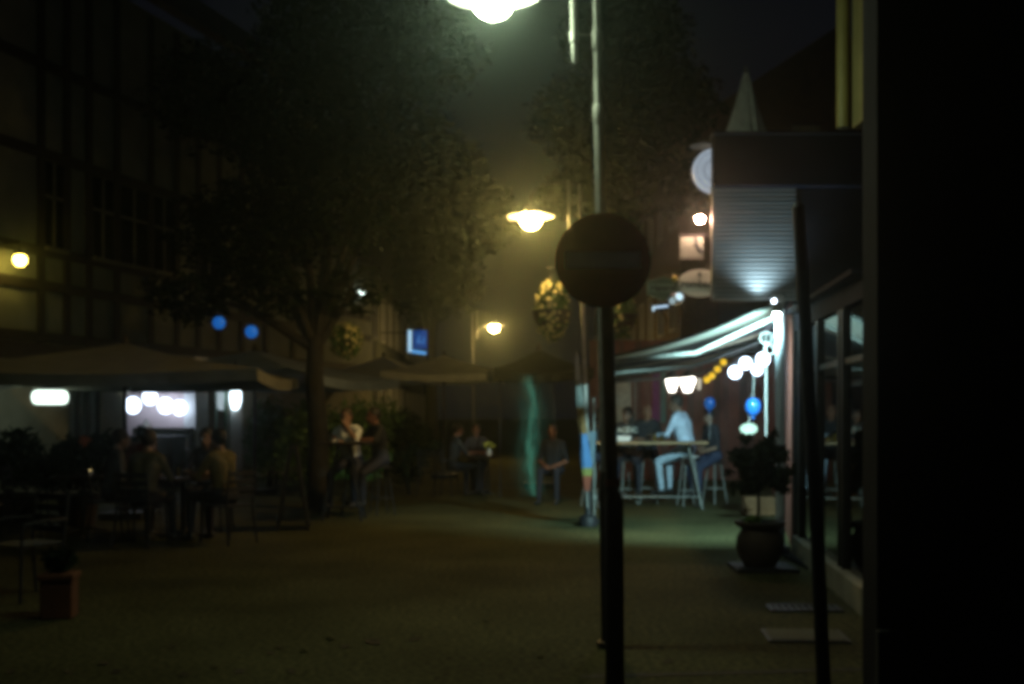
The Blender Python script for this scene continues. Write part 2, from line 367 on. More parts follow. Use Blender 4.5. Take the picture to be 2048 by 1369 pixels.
# ------------------------------------------------------------------ bar building on the right, with cladding end, awning, pillar
EY = 12.5
bb = thing('bar_building', 'bar with grey ribbed cladding and dark fascia above the awning', 'building')
X0, X1, ZC0, ZC1, ZF = 2.20, 9.0, 2.78, 4.02, 4.57
mb = MB(); mb.prism([(X0 + .04, EY + .06), (X1, EY + .06), (X1, 26.8), (4.95, 26.8)], ZF - ZC0 - .14, (0, 0, ZC0 + .10), (1, 0, 0), (0, 1, 0)); mb.build('upper_storey', M_dark_wall, bb)
CW = .90
cl = MB().box((X0 + .02 + CW / 2, EY + .035, (ZC0 + ZC1) / 2), (CW, .03, ZC1 - ZC0)).build('cladding', M_slat, bb)
sl = None; ns = 26; sh_ = (ZC1 - ZC0) / ns
for i in range(ns):
    if sl is None:
        mb = MB(); h = sh_ * .86
        mb.prism([(0, -h / 2), (.024, -h / 2 + .003), (.028, h * .1), (.010, h / 2), (0, h / 2)], CW, (X0 + .02 + CW, EY + .02, 0), (0, -1, 0), (0, 0, 1))
        sl = mb.build('slat', M_slat, cl); o_ = sl
    else: o_ = sl.copy(); COL.objects.link(o_); o_.parent = cl
    o_.location = (0, random.uniform(-.002, .002), ZC0 + (i + .5) * sh_); o_.rotation_euler = (0, random.uniform(-.001, .001), 0)
MB().box((5.6, EY - .03, (ZC1 + ZF) / 2), (6.80, .18, ZF - ZC1)).build('fascia', M_fascia, bb)
MB().box((5.6, EY - .04, ZF + .016), (6.84, .24, .03), bev=.006).build('coping', M_metal_dark, bb)
MB().box((X0 + .005, EY - .01, (ZC0 + ZC1) / 2), (.035, .08, ZC1 - ZC0), bev=.004).build('corner_trim', M_metal_grey, bb)
MB().box((6.08, EY + .12, ZC1 / 2), (5.9, .18, ZC1 - .01)).build('end_wall', M_dark_wall, bb)
# street-side wall under the awning
WA, WB = Vector((3.14, 12.75, 0)), Vector((5.87, 26.0, 0)); wdv = (WB - WA).normalized(); wnv = Vector((-wdv.y, wdv.x, 0)); WL = (WB - WA).length; WRZ = math.atan2(wdv.y, wdv.x)
def wbox(name, m_, ua, ub, za, zb, d0, d1, parent=None):
    p = WA + wdv * (ua + ub) / 2 + wnv * (d0 + d1) / 2
    return MB().box((p.x, p.y, (za + zb) / 2), (ub - ua, d1 - d0, zb - za), WRZ).build(name, m_, parent or bb)
for (ua, ub, za, zb) in ((0, 3.2, 0, 2.86), (3.2, 4.3, 2.2, 2.86), (4.3, 5.4, 0, 2.86), (5.4, 7.2, 0, .9), (5.4, 7.2, 2.3, 2.86), (7.2, WL, 0, 2.86)): wbox('wall', M_red_wall, ua, ub, za, zb, -.2, 0)
wbox('door', M_wood_dark, 3.2, 4.3, 0, 2.2, -.18, -.12)
wn = wbox('window', M_dark_glass, 5.4, 7.2, .9, 2.3, -.16, -.14)
for q in (5.46, 6.3, 7.14): wbox('frame', M_white, q - .04, q + .04, .9, 2.3, -.14, -.06, wn)
# boarded wall across the back of the terrace
bw = MB().box((4.0, 26.2, 1.6), (4.4, .16, 3.2)).build('back_wall', M_red_wall, bb)
for k in range(22): MB().box((1.9 + k * .2, 26.105, 1.6), (.175, .03 + .006 * (k % 3), 3.16), bev=.006).build('plank', mat('board_%d' % (k % 3), ((.17, .075, .055), (.22, .08, .055), (.13, .065, .05))[k % 3], .7, 0, .3, 4, .2), bw)
for i, (px_, m_) in enumerate(((1245, mat('pale_panel', (.45, .50, .42), .7)), (1270, M_metal_grey), (1312, mat('purple_cloth', (0.22, 0.05, 0.20), 0.8)), (1326, mat('teal_cloth', (0.10, 0.22, 0.20), 0.8)))):
    MB().box(P(px_, 800, 26.0) + Vector((0, 0, .1)), ((.40, .05, .16, .12)[i], .04, 1.25)).build('panel', m_, bb)

# awning
aw = thing('striped_awning', 'sloping striped awning over the bar terrace', 'awning')
M_awn = bpy.data.materials.new('awning_stripe'); M_awn.use_nodes = True
t = M_awn.node_tree; b = t.nodes['Principled BSDF']; tc = t.nodes.new('ShaderNodeTexCoord'); sx = t.nodes.new('ShaderNodeSeparateXYZ')
t.links.new(tc.outputs['Object'], sx.inputs[0])
md = t.nodes.new('ShaderNodeMath'); md.operation = 'MODULO'; md.inputs[1].default_value = 9.8
sb = t.nodes.new('ShaderNodeMath'); sb.operation = 'SUBTRACT'; sb.inputs[1].default_value = 12.4
t.links.new(sx.outputs['Y'], sb.inputs[0]); t.links.new(sb.outputs[0], md.inputs[0])
cr = t.nodes.new('ShaderNodeValToRGB'); cr.color_ramp.interpolation = 'CONSTANT'
els = cr.color_ramp.elements
els[0].position = 0; els[0].color = (0.03, 0.035, 0.03, 1); els[1].position = .02; els[1].color = (0.74, 0.78, 0.68, 1)
for p_, c_ in ((.19, (0.03, 0.035, 0.03, 1)), (.46, (0.40, 0.38, 0.24, 1)), (.50, (0.03, 0.035, 0.03, 1)), (.66, (0.70, 0.74, 0.64, 1)), (.90, (0.03, 0.035, 0.03, 1))):
    e = els.new(p_); e.color = c_
dv_ = t.nodes.new('ShaderNodeMath'); dv_.operation = 'DIVIDE'; dv_.inputs[1].default_value = 9.8
t.links.new(md.outputs[0], dv_.inputs[0]); t.links.new(dv_.outputs[0], cr.inputs[0]); t.links.new(cr.outputs[0], b.inputs['Base Color'])
b.inputs['Roughness'].default_value = .85
AX1, AZ1, AX0, AZ0 = 2.87, 2.74, 1.07, 2.17
AYa, AYb = 12.4, 22.0
def axx(s_, yy): return AX1 + .19 * (yy - AYa) + (AX0 + .09 * (yy - AYa) - AX1 - .19 * (yy - AYa)) * s_
mb = MB(); nu, nv = 12, 40; vs_ = []
for j in range(nv + 1):
    for i in range(nu + 1):
        s_ = i / nu; yy = AYa + (AYb - AYa) * j / nv
        sag = -.05 * math.sin(PI * s_) - .012 * math.sin(j * 1.3)
        vs_.append((axx(s_, yy), yy, AZ1 + (AZ0 - AZ1) * s_ + sag))
mb.add(vs_, [(j * (nu + 1) + i, j * (nu + 1) + i + 1, (j + 1) * (nu + 1) + i + 1, (j + 1) * (nu + 1) + i) for j in range(nv) for i in range(nu)])
cv = mb.build('canvas', M_awn, aw, True); md_ = cv.modifiers.new('thick', 'SOLIDIFY'); md_.thickness = .006
MB().box(((AX0 + axx(1, AYb)) / 2, (AYa + AYb) / 2, AZ0 - .02), (.05, AYb - AYa + .1, .06), -math.atan(.09), bev=.02).build('front_bar', M_metal_grey, aw)
MB().box(((AX1 + axx(0, AYb)) / 2 + .04, (AYa + AYb) / 2, AZ1 + .06), (.14, AYb - AYa + .1, .12), -math.atan(.19), bev=.03).build('cassette', M_metal_grey, aw)
mb = MB(); vs_ = []; nn_ = 90
for i in range(nn_ + 1):
    yy = AYa + (AYb - AYa) * i / nn_; vs_ += [(axx(1, yy) - .03, yy, AZ0 - .03), (axx(1, yy) - .03 + .01 * math.sin(i), yy, AZ0 - .13 - .02 * abs(math.sin(i * PI / 6)))]
mb.add(vs_, [(2 * i, 2 * i + 1, 2 * i + 3, 2 * i + 2) for i in range(nn_)]); va = mb.build('valance', M_awn, aw); va.modifiers.new('thick', 'SOLIDIFY').thickness = .005
for yy in (AYa + .5, 16.8, AYb - .4):
    MB().tube([(axx(0, yy), yy, AZ1 - .12), (axx(.45, yy), yy + .25, (AZ0 + AZ1) / 2 - .22), (axx(1, yy) + .03, yy, AZ0 - .04)], .028, 10).build('folding_arm', M_metal_grey, aw, True)

# pillar with up/down light
pp = thing('white_pillar', 'white lit pillar at the near corner of the bar terrace', 'pillar', (2.915, 12.36, 0))
MB().tube([(0, 0, 0), (0, 0, .02), (0, 0, 2.66)], [.062, .052, .050], 20).build('shaft', mat('pillar_paint', (.34, .38, .42), .5, 0, .2, 5, .1), pp, True)
MB().box((0, 0, .05), (.17, .16, .10), bev=.012).build('foot', MATS['pillar_paint'], pp)
for zz in (.78, 1.12): MB().tube([(0, 0, zz), (0, 0, zz + .08)], .060, 18).build('band', M_metal_dark, pp, True)
fx = thing('corner_spotlight', 'bright twin spotlight at the top of the white pillar', 'light', (2.84, 12.20, 2.68))
MB().lathe([(.0, .045), (.045, .038), (.052, .0), (.056, -.065), (.045, -.072)], (0, 0, 0), 20).build('housing', M_metal_grey, fx, True)
MB().ball((0, 0, -.08), .037, 12, 8).build('lens', glow('spot_lens', (.74, .93, .90), 130), fx, True)
MB().ball((-.03, .0, .062), .022, 10, 6).build('upper_lens', glow('spot_lens_up', (.72, .85, 1.0), 16), fx, True)
MB().tube([(0, .0, .015), (.06, .14, .0)], .011, 8).build('bracket', M_metal_grey, fx)
def spot(loc, aim, power, col, ang, blend=.6, size=.04, name='spot', parent=None):
    l = bpy.data.lights.new(name, 'SPOT'); l.energy = power; l.color = col; l.spot_size = R(ang); l.spot_blend = blend; l.shadow_soft_size = size
    o = bpy.data.objects.new(name, l); COL.objects.link(o); o.location = loc
    o.rotation_euler = (Vector(aim) - Vector(loc)).to_track_quat('-Z', 'Y').to_euler()
    if parent is not None:
        o.parent = parent; o.location = Vector(loc) - parent.location
    return o
spot((2.74, 12.16, 2.57), (2.25, 17.0, 0), 1250, (.56, .98, 1.0), 98, 1.0, .04, 'down_light', fx)
spot((2.72, 12.30, 2.76), (2.72, 12.50, 4.4), 60, (.60, .84, 1.0), 120, 1.0, .03, 'up_light', fx)

# projecting signs on the bar corner
SY = 12.92; K = .75
def hang(name, label, cat): return thing(name, label, cat, (0, 0, 0))
V = lambda x, y, z: Vector((x, y, z)) * K
s_ = hang('round_sign', 'pale round ringed light sign half hidden by the fascia corner', 'sign')
c = P(1428, 345, SY); rr = 45 * SY / FPX
d = MB().lathe([(0, 0), (rr * .97, 0), (rr, .015), (rr, .075), (rr * .97, .09), (0, .09)], (0, 0, 0), 48).build('disc', mat('sign_face', (.6, .63, .68), .4, emit=(.62, .74, .9), estr=.42), s_, True)
d.matrix_local = Matrix.Translation(c) @ Matrix.Rotation(R(90), 4, 'X')
for q in (.45, .52, .80):
    mb = MB(); mb.lathe([(rr * q, 0), (rr * q, .003), (rr * q + .005, .003), (rr * q + .005, 0)], (0, 0, 0), 48)
    k = mb.build('ring', mat('sign_ring', (.18, .24, .38), .5), s_); k.matrix_local = Matrix.Translation(c + Vector((0, -.0915, 0))) @ Matrix.Rotation(R(90), 4, 'X')
MB().tube([c + V(0, -.06, 0) + Vector((0, 0, rr - .01)), c + V(0, -.06, .25) + Vector((0, 0, rr))], .012, 8).build('hanger', M_metal_dark, s_)
s_ = hang('sign_shade_lamp', 'flat pale lamp hood above the round ringed sign', 'light')
c = P(1406, 291, SY)
MB().lathe([(r_ * K, z_ * K) for r_, z_ in ((0, .05), (.05, .045), (.10, .02), (.20, -.005), (.205, -.02), (.18, -.01), (0, .01))], c, 30).build('hood', M_shade, s_, True)
MB().tube([c + V(0, 0, .03), c + V(.20, 0, .06)], .011, 8).build('arm', M_metal_dark, s_)
s_ = hang('corner_lamp', 'brilliant white lamp with warm halo on the bar corner', 'light')
c = P(1400, 438, SY - .1)
MB().ball(c, .044, 14, 8).build('bulb', glow('corner_light', (1.0, .52, .36), 700), s_, True)
MB().lathe([(r_ * K, z_ * K) for r_, z_ in ((.0, .10), (.04, .09), (.075, .05), (.085, .02), (.08, .02), (.03, .06))], c, 22).build('hood', M_metal_dark, s_, True)
MB().tube([c + V(0, 0, .09), c + V(.05, 0, .13), c + V(.22, .05, .13)], .009, 8).build('arm', M_metal_dark, s_)
M_pale = mat('pale_sign', (.60, .70, .60), .5, 0, .15, 6)
s_ = hang('square_sign', 'square pale hanging sign with a dark curve, under the corner lamp', 'sign')
c = P(1383, 496, SY)
MB().box(c, V(.36, .05, .31), bev=.006).build('board', mat('square_board', (.22, .27, .23), .6, 0, .2, 6), s_)
MB().box(c + V(.06, 0, .19), V(.52, .03, .025)).build('bracket', M_metal_dark, s_)
MB().box(c + V(0, 0, -.168), V(.38, .055, .012)).build('lower_rail', M_metal_grey, s_)
pts = [c + V(.06, -.0285, .14), c + V(.06, -.0285, .05), c + V(.10, -.0285, -.03), c + V(.16, -.0285, -.06)]
mb = MB()
for i in range(3):
    a_, b_ = pts[i], pts[i + 1]; mb.box((a_ + b_) / 2, ((b_ - a_).length + .022, .004, .038), 0, 0, -math.atan2(b_.z - a_.z, b_.x - a_.x))
mb.build('emblem', mat('emblem_dark', (.06, .08, .09), .5), s_)
s_ = hang('oval_beer_sign', 'pale oval beer sign lettered Krombacher beside the corner trim', 'sign')
c = P(1400, 567, SY)
mb = MB(); poly = [(.345 * K * math.cos(2 * PI * k / 40), .21 * K * math.sin(2 * PI * k / 40)) for k in range(40)]
mb.prism(poly, .045, c + Vector((0, .0225, 0)), (1, 0, 0), (0, 0, 1)); mb.build('board', M_pale, s_)
text_part('Krombacher', .115, mat('letter_dark', (.03, .06, .05), .5), s_, c + Vector((0, -.025, -.012)), bold=.003)
MB().prism([(-.022, .075), (.022, .075), (.022, .11), (0, .125), (-.022, .11)], .004, c + Vector((-.01, -.0228, 0)), (1, 0, 0), (0, 0, 1)).build('crest', mat('crest_green', (.08, .13, .10), .5), s_)
MB().tube([c + V(.1, 0, .2), c + V(.1, 0, .32), c + V(.36, 0, .32)], .009, 8).build('bracket', M_metal_dark, s_)
s_ = hang('hexagonal_beer_sign', 'dark hexagonal beer sign lettered Hannen, left of the oval sign', 'sign')
c = P(1326, 577, SY + .2)
mb = MB(); poly = [(x_ * K, z_ * K) for x_, z_ in ((-.25, -.10), (0, -.19), (.25, -.10), (.25, .10), (0, .17), (-.25, .10))]
mb.prism(poly, .045, c + Vector((0, .0225, 0)), (1, 0, 0), (0, 0, 1)); mb.build('board', mat('dark_sign', (.08, .14, .10), .5), s_)
mb = MB(); mb.box(c + V(0, -.037, 0), V(.46, .012, .13)); mb.build('banner', mat('dark_banner', (.2, .32, .25), .5), s_)
text_part('Hannen', .095, mat('letter_black', (.012, .016, .016), .5), s_, c + Vector((0, -.036, -.002)), bold=.003)
mb = MB()
for k in range(6):
    a_ = Vector((poly[k][0], 0, poly[k][1])); b_ = Vector((poly[(k + 1) % 6][0], 0, poly[(k + 1) % 6][1]))
    mb.tube([c + a_ + V(0, -.034, 0), c + b_ + V(0, -.034, 0)], .008, 6)
mb.build('edge', mat('sign_edge', (.26, .34, .25), .5), s_)
MB().tube([c + V(.0, 0, .15), c + V(0, 0, .25), c + V(.9, 0, .25)], .009, 8).build('bracket', M_metal_dark, s_)
s_ = hang('yellow_ball', 'small dull yellow ball between the two beer signs', 'ornament')
c = P(1349, 558, SY - .1); MB().ball(c, .035, 14, 8).build('ball', mat('yellow_ball', (.4, .38, .06), .5), s_, True)
MB().tube([c, c + V(0, .2, .13)], .005, 6).build('hook', M_metal_dark, s_)
s_ = hang('round_floodlight', 'round silver floodlight shining above the awning, under the oval sign', 'light')
c = P(1352, 599, SY - .1)
MB().ball(c, .082, 20, 12, (1.2, .8, .9)).build('housing', mat('silver', (.6, .66, .68), .25, .7), s_, True)
MB().ball(c + V(.035, -.055, .03), .046, 16, 10).build('lens', glow('flood_lens', (.6, .85, .95), 1.19), s_, True)
MB().ball(c + V(-.06, -.055, -.03), .038, 16, 10).build('lens', glow('flood_lens2', (.55, .75, .8), .55), s_, True)
MB().tube([c + V(.05, 0, -.05), c + V(.16, .1, -.20)], .011, 8).build('stalk', M_metal_dark, s_)
s_ = hang('bar_light', 'short glowing bar light left of the silver floodlight', 'light')
c = P(1321, 617, SY - .1)
MB().box(c, V(.26, .06, .06), 0, 0, R(-6), .008).build('housing', M_metal_dark, s_)
MB().box(c + V(0, -.034, .02), V(.22, .02, .028), 0, 0, R(-6)).build('tube', glow('bar_tube', (.55, .78, 1.0), 1.1), s_)
MB().box(c + V(-.11, -.036, -.01), V(.03, .02, .07)).build('end_lens', glow('bar_tube2', (.6, .85, 1.0), 1.0), s_)
MB().tube([c, c + V(.12, .2, -.2)], .009, 8).build('stalk', M_metal_dark, s_)

# roof terrace things above the fascia
s_ = thing('closed_parasol', 'closed pale parasol standing on the roof terrace above the fascia', 'parasol', P(1492, 270, 13.3))
s_.location.z = 4.545; s_.scale = (.95, .95, .95)
mb = MB(); prof = [(.03, 1.02), (.07, .9), (.13, .62), (.20, .34), (.235, .22), (.20, .12), (.17, .04), (.19, 0)]
vs_ = []; n_ = 24
for (r_, z_) in prof:
    for k in range(n_):
        q = r_ * (1 + .22 * math.cos(k * PI / 1.5 + z_ * 2)) if k % 2 == 0 else r_ * .82
        vs_.append((q * math.cos(2 * PI * k / n_), q * math.sin(2 * PI * k / n_), z_))
mb.add(vs_, [(i * n_ + k, i * n_ + (k + 1) % n_, (i + 1) * n_ + (k + 1) % n_, (i + 1) * n_ + k) for i in range(len(prof) - 1) for k in range(n_)])
mb.build('canvas', mat('pale_canvas', (.75, .80, .74), .85), s_, True)
MB().tube([(0, 0, 0), (0, 0, 1.1)], .022, 8).build('pole', M_metal_grey, s_)
MB().tube([(0, 0, .20), (0, 0, .23)], .225, 16).build('strap', M_metal_dark, s_)
s_ = thing('terrace_railing', 'short metal railing on the roof terrace beside the closed parasol', 'railing', (0, 0, 0))
for i in range(7):
    a_ = P(1588 + i * 8, 272, 13.1); MB().tube([(a_.x, 13.1, 4.53), (a_.x, 13.1, 4.86)], .008, 8).build('baluster', M_metal_grey, s_)
a_ = P(1585, 0, 13.1).x; b_ = P(1640, 0, 13.1).x
MB().tube([(a_, 13.1, 4.87), (b_, 13.1, 4.87)], .011, 8).build('handrail', M_metal_dark, s_)

# lights and balloons under the awning
L_white = glow('white_lantern', (.62, .78, 1.0), 17.0)
L_yellow = glow('yellow_lantern', (1.0, .62, .03), .95)
def lantern(name, label, px, py, Y, r, m_, up, group=None, cat='lantern', sz=(1, 1, 1)):
    c = P(px, py, Y); t = thing(name, label, cat, c, 0, group)
    MB().ball((0, 0, 0), r, 14, 8, sz).build('globe', m_, t, True)
    MB().lathe([(.0, .02), (.022, .018), (.026, 0), (.024, -.01)], (0, 0, r * sz[2]), 12).build('cap', M_metal_dark, t, True)
    MB().tube([(0, 0, r * sz[2]), (0, 0, r * sz[2] + up)], .003, 6).build('cord', M_black, t)
    return t
for (px, py, r, lb) in ((1470, 745, .094, 'white globe lantern, lower left of the bright cluster by the pillar'), (1491, 727, .090, 'white globe lantern, upper left of the bright cluster by the pillar'),
                    (1526, 719, .100, 'white globe lantern nearest the white pillar, top right of cluster'), (1514, 740, .082, 'white globe lantern just below the one nearest the white pillar')):
    lantern('globe_lantern', lb, px, py, 17.0 + random.uniform(-.2, .3), r * .95, L_white, .35, 'white globe lanterns in the bar')
for (px, py, lb) in ((1447, 725, 'topmost yellow ball of the slanting string'), (1435, 739, 'second yellow ball down the slanting string'), (1424, 752, 'third yellow ball down the slanting string'), (1414, 760, 'lowest yellow ball of the slanting string')):
    lantern('yellow_lantern', lb, px, py, 20.2, .062, L_yellow, .25, 'yellow ball string lights')
for (px, w_, lb) in ((1344, .13, 'smaller white tapered wall lantern at the terrace back, on the left'), (1375, .165, 'larger white tapered wall lantern at the terrace back, on the right')):
    c = P(px, 769, 24.0); t = thing('wall_lantern', lb, 'lantern', c, 0, 'tapered wall lanterns')
    MB().lathe([(0, -.16), (w_ * .45, -.16), (w_ * .85, .0), (w_, .09), (w_ * .95, .13), (w_ * .7, .15), (0, .16)], (0, 0, 0), 16).build('glass', glow('lantern_white', (1.0, .93, .82), 9.0), t, True)
    MB().lathe([(w_ * 1.05, .15), (w_ * .5, .24), (.02, .28), (.0, .34)], (0, 0, 0), 6).build('roof', M_black, t)
    MB().tube([(0, 0, -.16), (0, 0, -.22)], .03, 8).build('finial', M_black, t)
    MB().tube([(0, 0, .33), (0, 0, .75)], .008, 6).build('chain', M_black, t)
t = thing('small_lantern', 'small dim lantern right of the two white tapered lanterns', 'lantern', P(1398, 768, 24.2))
MB().lathe([(0, -.13), (.04, -.13), (.055, .10), (.0, .12)], (0, 0, 0), 6).build('glass', glow('dim_lantern', (1, .9, .7), .55), t); MB().tube([(0, 0, .12), (0, 0, .6)], .006, 6).build('chain', M_black, t)
def balloon(label, px, py, Y, r, m_, tail=.35, group=None, anchor='down'):
    c = P(px, py, Y); t = thing('balloon', label, 'balloon', c, 0, group)
    prof = [(0, r * 1.02)] + [(r * math.sin(a), r * math.cos(a) * (1.02 if a < PI / 2 else 1.35)) for a in [PI * k / 14 for k in range(1, 14)]] + [(.012, -r * 1.37)]
    MB().lathe(prof, (0, 0, 0), 22).build('skin', m_, t, True)
    MB().lathe([(.008, -r * 1.36), (.022, -r * 1.36 - .03), (.0, -r * 1.36 - .02)], (0, 0, 0), 10).build('knot', m_, t)
    s = 1 if anchor == 'up' else -1
    MB().tube([(0, 0, s * r), (.01, 0, s * (r + tail * .5)), (0, 0, s * (r + tail))], .003, 6).build('string', M_white, t)
    return t
balloon('blue balloon beside the dark man, under the white lanterns', 1419, 806, 18.6, .095, M_blue_balloon, .5, 'blue balloons')
balloon('large blue balloon hanging beside the white pillar', 1506, 812, 14.5, .10, M_blue_balloon, .5, 'blue balloons', 'up')
t = thing('hanging_plaque', 'small grey oval plaque hanging below the large blue balloon', 'sign', P(1497, 858, 14.5))
mb = MB(); mb.prism([(.11 * math.cos(2 * PI * k / 24), .07 * math.sin(2 * PI * k / 24)) for k in range(24)], .015, (0, 0, 0), (1, 0, 0), (0, 0, 1)); mb.build('plate', mat('plaque', (.35, .37, .30), .6), t)
MB().tube([(.0, .005, .07), (.06, .005, .36)], .003, 6).build('cord', M_white, t)
t = thing('bead_hanging', 'pale hanging line with two rings, left of the white pillar', 'ornament', P(1532, 665, 13.6))
MB().tube([(0, 0, 0), (0, 0, -1.4)], .004, 6).build('line', M_white, t)
mb = MB(); mb.tube([(.07 * math.cos(k * PI / 8), 0, .07 * math.sin(k * PI / 8) - .07) for k in range(17)], .005, 6); mb.build('ring', M_white, t, True)
mb = MB(); mb.tube([(.06 * math.cos(k * PI / 8) + .04, 0, .06 * math.sin(k * PI / 8) - .21) for k in range(17)], .005, 6); mb.build('ring', M_white, t, True)
t = thing('wooden_crate', 'low orange-brown wooden crate at the foot of the white pillar', 'crate', P(1520, 1033, 17.0)); t.location.z = 0
for k in range(3):
    MB().box((0, -.12, .06 + k * .09), (.50, .02, .078), bev=.004).build('plank', mat('crate_wood', (.13, .065, .025), .75, 0, .3, 6, .2), t); MB().box((0, .12, .06 + k * .09), (.50, .02, .078), bev=.004).build('plank', mat('crate_wood', (.13, .065, .025), .75, 0, .3, 6, .2), t)
for s_ in (-1, 1): MB().box((s_ * .24, 0, .15), (.02, .22, .27), bev=.004).build('end_board', mat('crate_wood', (.13, .065, .025), .75, 0, .3, 6, .2), t)

# ------------------------------------------------------------------ people
def capsule(mb, a, b, ra, rb, n=12):
    a, b = Vector(a), Vector(b)
    mb.tube([a, b], [ra, rb], n); mb.ball(a, ra, n, 8); mb.ball(b, rb, n, 8)
def person(label, loc, face, seat, shirt, trousers, hair, lean=8, pose='seated', arms='table', hair_kind='short', tz=None, vox=.011, head_turn=0, skin=(.22, .13, .085), knee_fwd=.43, bare_arms=True, group=None, scale=1.0, side_lean=0, shoe=(.03, .03, .03)):
    """one continuous remeshed body; local frame: x right, y forward, z up"""
    rn = random.Random(label)
    t = thing('person', label, 'person', loc, face, group)
    segs = []          # (a, b, ra, rb, tag)
    def C(a, b, ra, rb, g): segs.append((Vector(a), Vector(b), ra, rb, g))
    ln = R(lean); sl_ = R(side_lean)
    if pose == 'seated': pz = seat + .095
    else: pz = .93
    pel = Vector((0, 0, pz)); up = Vector((math.sin(sl_), math.sin(ln), math.cos(ln))).normalized()
    fw = Vector((0, math.cos(ln), -math.sin(ln)))
    waist = pel + up * .17; chest = pel + up * .36; sh_c = pel + up * .47; neck = pel + up * .535; head = pel + up * .66 + Vector((0, .03, 0))
    C(pel + Vector((-.075, 0, 0)), pel + Vector((.075, 0, 0)), .118, .118, 'trousers')
    C(pel + Vector((-.05, 0, .04)), waist + Vector((-.045, 0, 0)), .112, .105, 'shirt'); C(pel + Vector((.05, 0, .04)), waist + Vector((.045, 0, 0)), .112, .105, 'shirt')
    C(waist + Vector((-.045, 0, 0)), chest + Vector((-.065, .0, 0)), .105, .118, 'shirt'); C(waist + Vector((.045, 0, 0)), chest + Vector((.065, 0, 0)), .105, .118, 'shirt')
    C(chest + Vector((-.065, 0, 0)), sh_c + Vector((-.115, 0, 0)), .115, .070, 'shirt'); C(chest + Vector((.065, 0, 0)), sh_c + Vector((.115, 0, 0)), .115, .070, 'shirt')
    C(sh_c + Vector((-.11, 0, .01)), sh_c + Vector((.11, 0, .01)), .068, .068, 'shirt')
    C(sh_c + Vector((0, 0, .01)), neck + Vector((0, .012, .03)), .062, .052, 'skin')
    hq = Matrix.Rotation(R(head_turn), 3, 'Z')
    # legs
    for s in (-1, 1):
        hip = pel + Vector((s * .095, .02, -.02))
        if pose == 'seated':
            if seat > .6:
                kn = pel + Vector((s * (.17 + .02 * rn.random()), knee_fwd * .86, -.20)); an = kn + Vector((0, -.09 + .12 * rn.random(), -.40))
            else:
                kn = pel + Vector((s * .14, knee_fwd, -.01)); an = Vector((s * .15, knee_fwd - .04 + .1 * rn.random(), .085))
        else:
            kn = Vector((s * .11, .03 + .05 * s * rn.random(), .49)); an = Vector((s * .12, -.01 + .03 * s, .085))
        C(hip, kn, .090, .060, 'trousers'); C(kn, an + Vector((0, 0, .02)), .058, .040, 'trousers')
        C(an + Vector((0, -.02, -.03)), an + Vector((0, .06, -.045)), .042, .040, 'shoe'); C(an + Vector((0, .06, -.045)), an + Vector((s * .01, .16, -.055)), .040, .030, 'shoe')
        # arms
        S = sh_c + Vector((s * .165, 0, -.005))
        tzz = tz if tz is not None else pz + .22
        if arms == 'table':
            H = Vector((s * (.07 + .08 * rn.random()), .40 + .05 * rn.random(), tzz + .045)); E = Vector((s * .25, .20, max(tzz + .03, S.z - .26)))
        elif arms == 'lap':
            H = pel + Vector((s * .08, .30, .07)); E = pel + Vector((s * .24, .06, .14))
        elif arms == 'chin':
            if s < 0: H = head + Vector((-.05, .10, -.13)); E = Vector((-.20, .30, tzz + .04))
            else: H = Vector((.05, .40, tzz + .04)); E = Vector((.24, .18, tzz + .08))
        else:
            H = S + Vector((s * .05, .06, -.56)); E = S + Vector((s * .05, -.02, -.29))
        C(S, E, .056, .043, 'shirt'); mid = E.lerp(H, .12)
        C(E, H, .041, .029, 'skin' if bare_arms else 'shirt')
        d = (H - E).normalized(); sd_ = Vector((0, 0, 1)).cross(d)
        if sd_.length < .1: sd_ = Vector((1, 0, 0))
        sd_.normalize(); nn2 = d.cross(sd_)
        C(H - sd_ * .018 + d * .02, H - sd_ * .02 + d * .075, .021, .017, 'skin'); C(H + sd_ * .018 + d * .02, H + sd_ * .02 + d * .075, .021, .017, 'skin')
        for q, (o_, l_) in enumerate(((-.033, .055), (-.011, .068), (.011, .064), (.033, .048))):
            f0 = H + sd_ * o_ + d * .08; f1 = f0 + d * l_ * .55 - nn2 * .004 * -1; f2 = f1 + d * l_ * .4 + Vector((0, 0, -.018))
            C(f0, f1, .0095, .009, 'skin'); C(f1, f2, .009, .008, 'skin')
        th = -s * sd_.dot(Vector((1, 0, 0)))
        ts = 1 if th > 0 else -1
        C(H + d * .02 + sd_ * ts * .02, H + d * .06 + sd_ * ts * .055, .014, .010, 'skin'); C(H + d * .06 + sd_ * ts * .055, H + d * .085 + sd_ * ts * .06 + Vector((0, 0, -.01)), .010, .009, 'skin')
    mb = MB()
    for a, b, ra, rb, g in segs: capsule(mb, a, b, ra, rb)
    hp = lambda x, y, z: head + hq @ Vector((x, y, z))
    mb.ball(head + Vector((0, 0, .02)), .1, 18, 12, (.78, .95, 1.08)); segs.append((head, head + Vector((0, 0, .04)), .10, .10, 'skin'))
    mb.ball(hp(0, .035, -.05), .07, 14, 10, (.80, .85, 1.0)); segs.append((hp(0, .03, -.06), hp(0, .04, -.08), .06, .05, 'skin'))
    capsule(mb, hp(0, .090, .02), hp(0, .108, -.018), .010, .016, 8)
    capsule(mb, hp(-.018, .098, -.055), hp(.018, .098, -.055), .010, .010, 8)
    for s in (-1, 1): mb.ball(hp(s * .079, -.005, -.005), .026, 8, 6, (.45, .8, 1.2)); mb.ball(hp(s * .03, .082, .03), .016, 8, 6)
    o = mb.build('body', M_black, t)
    rm = o.modifiers.new('r', 'REMESH'); rm.mode = 'VOXEL'; rm.voxel_size = vox; rm.use_smooth_shade = True
    sm = o.modifiers.new('s', 'SMOOTH'); sm.factor = .5; sm.iterations = 3
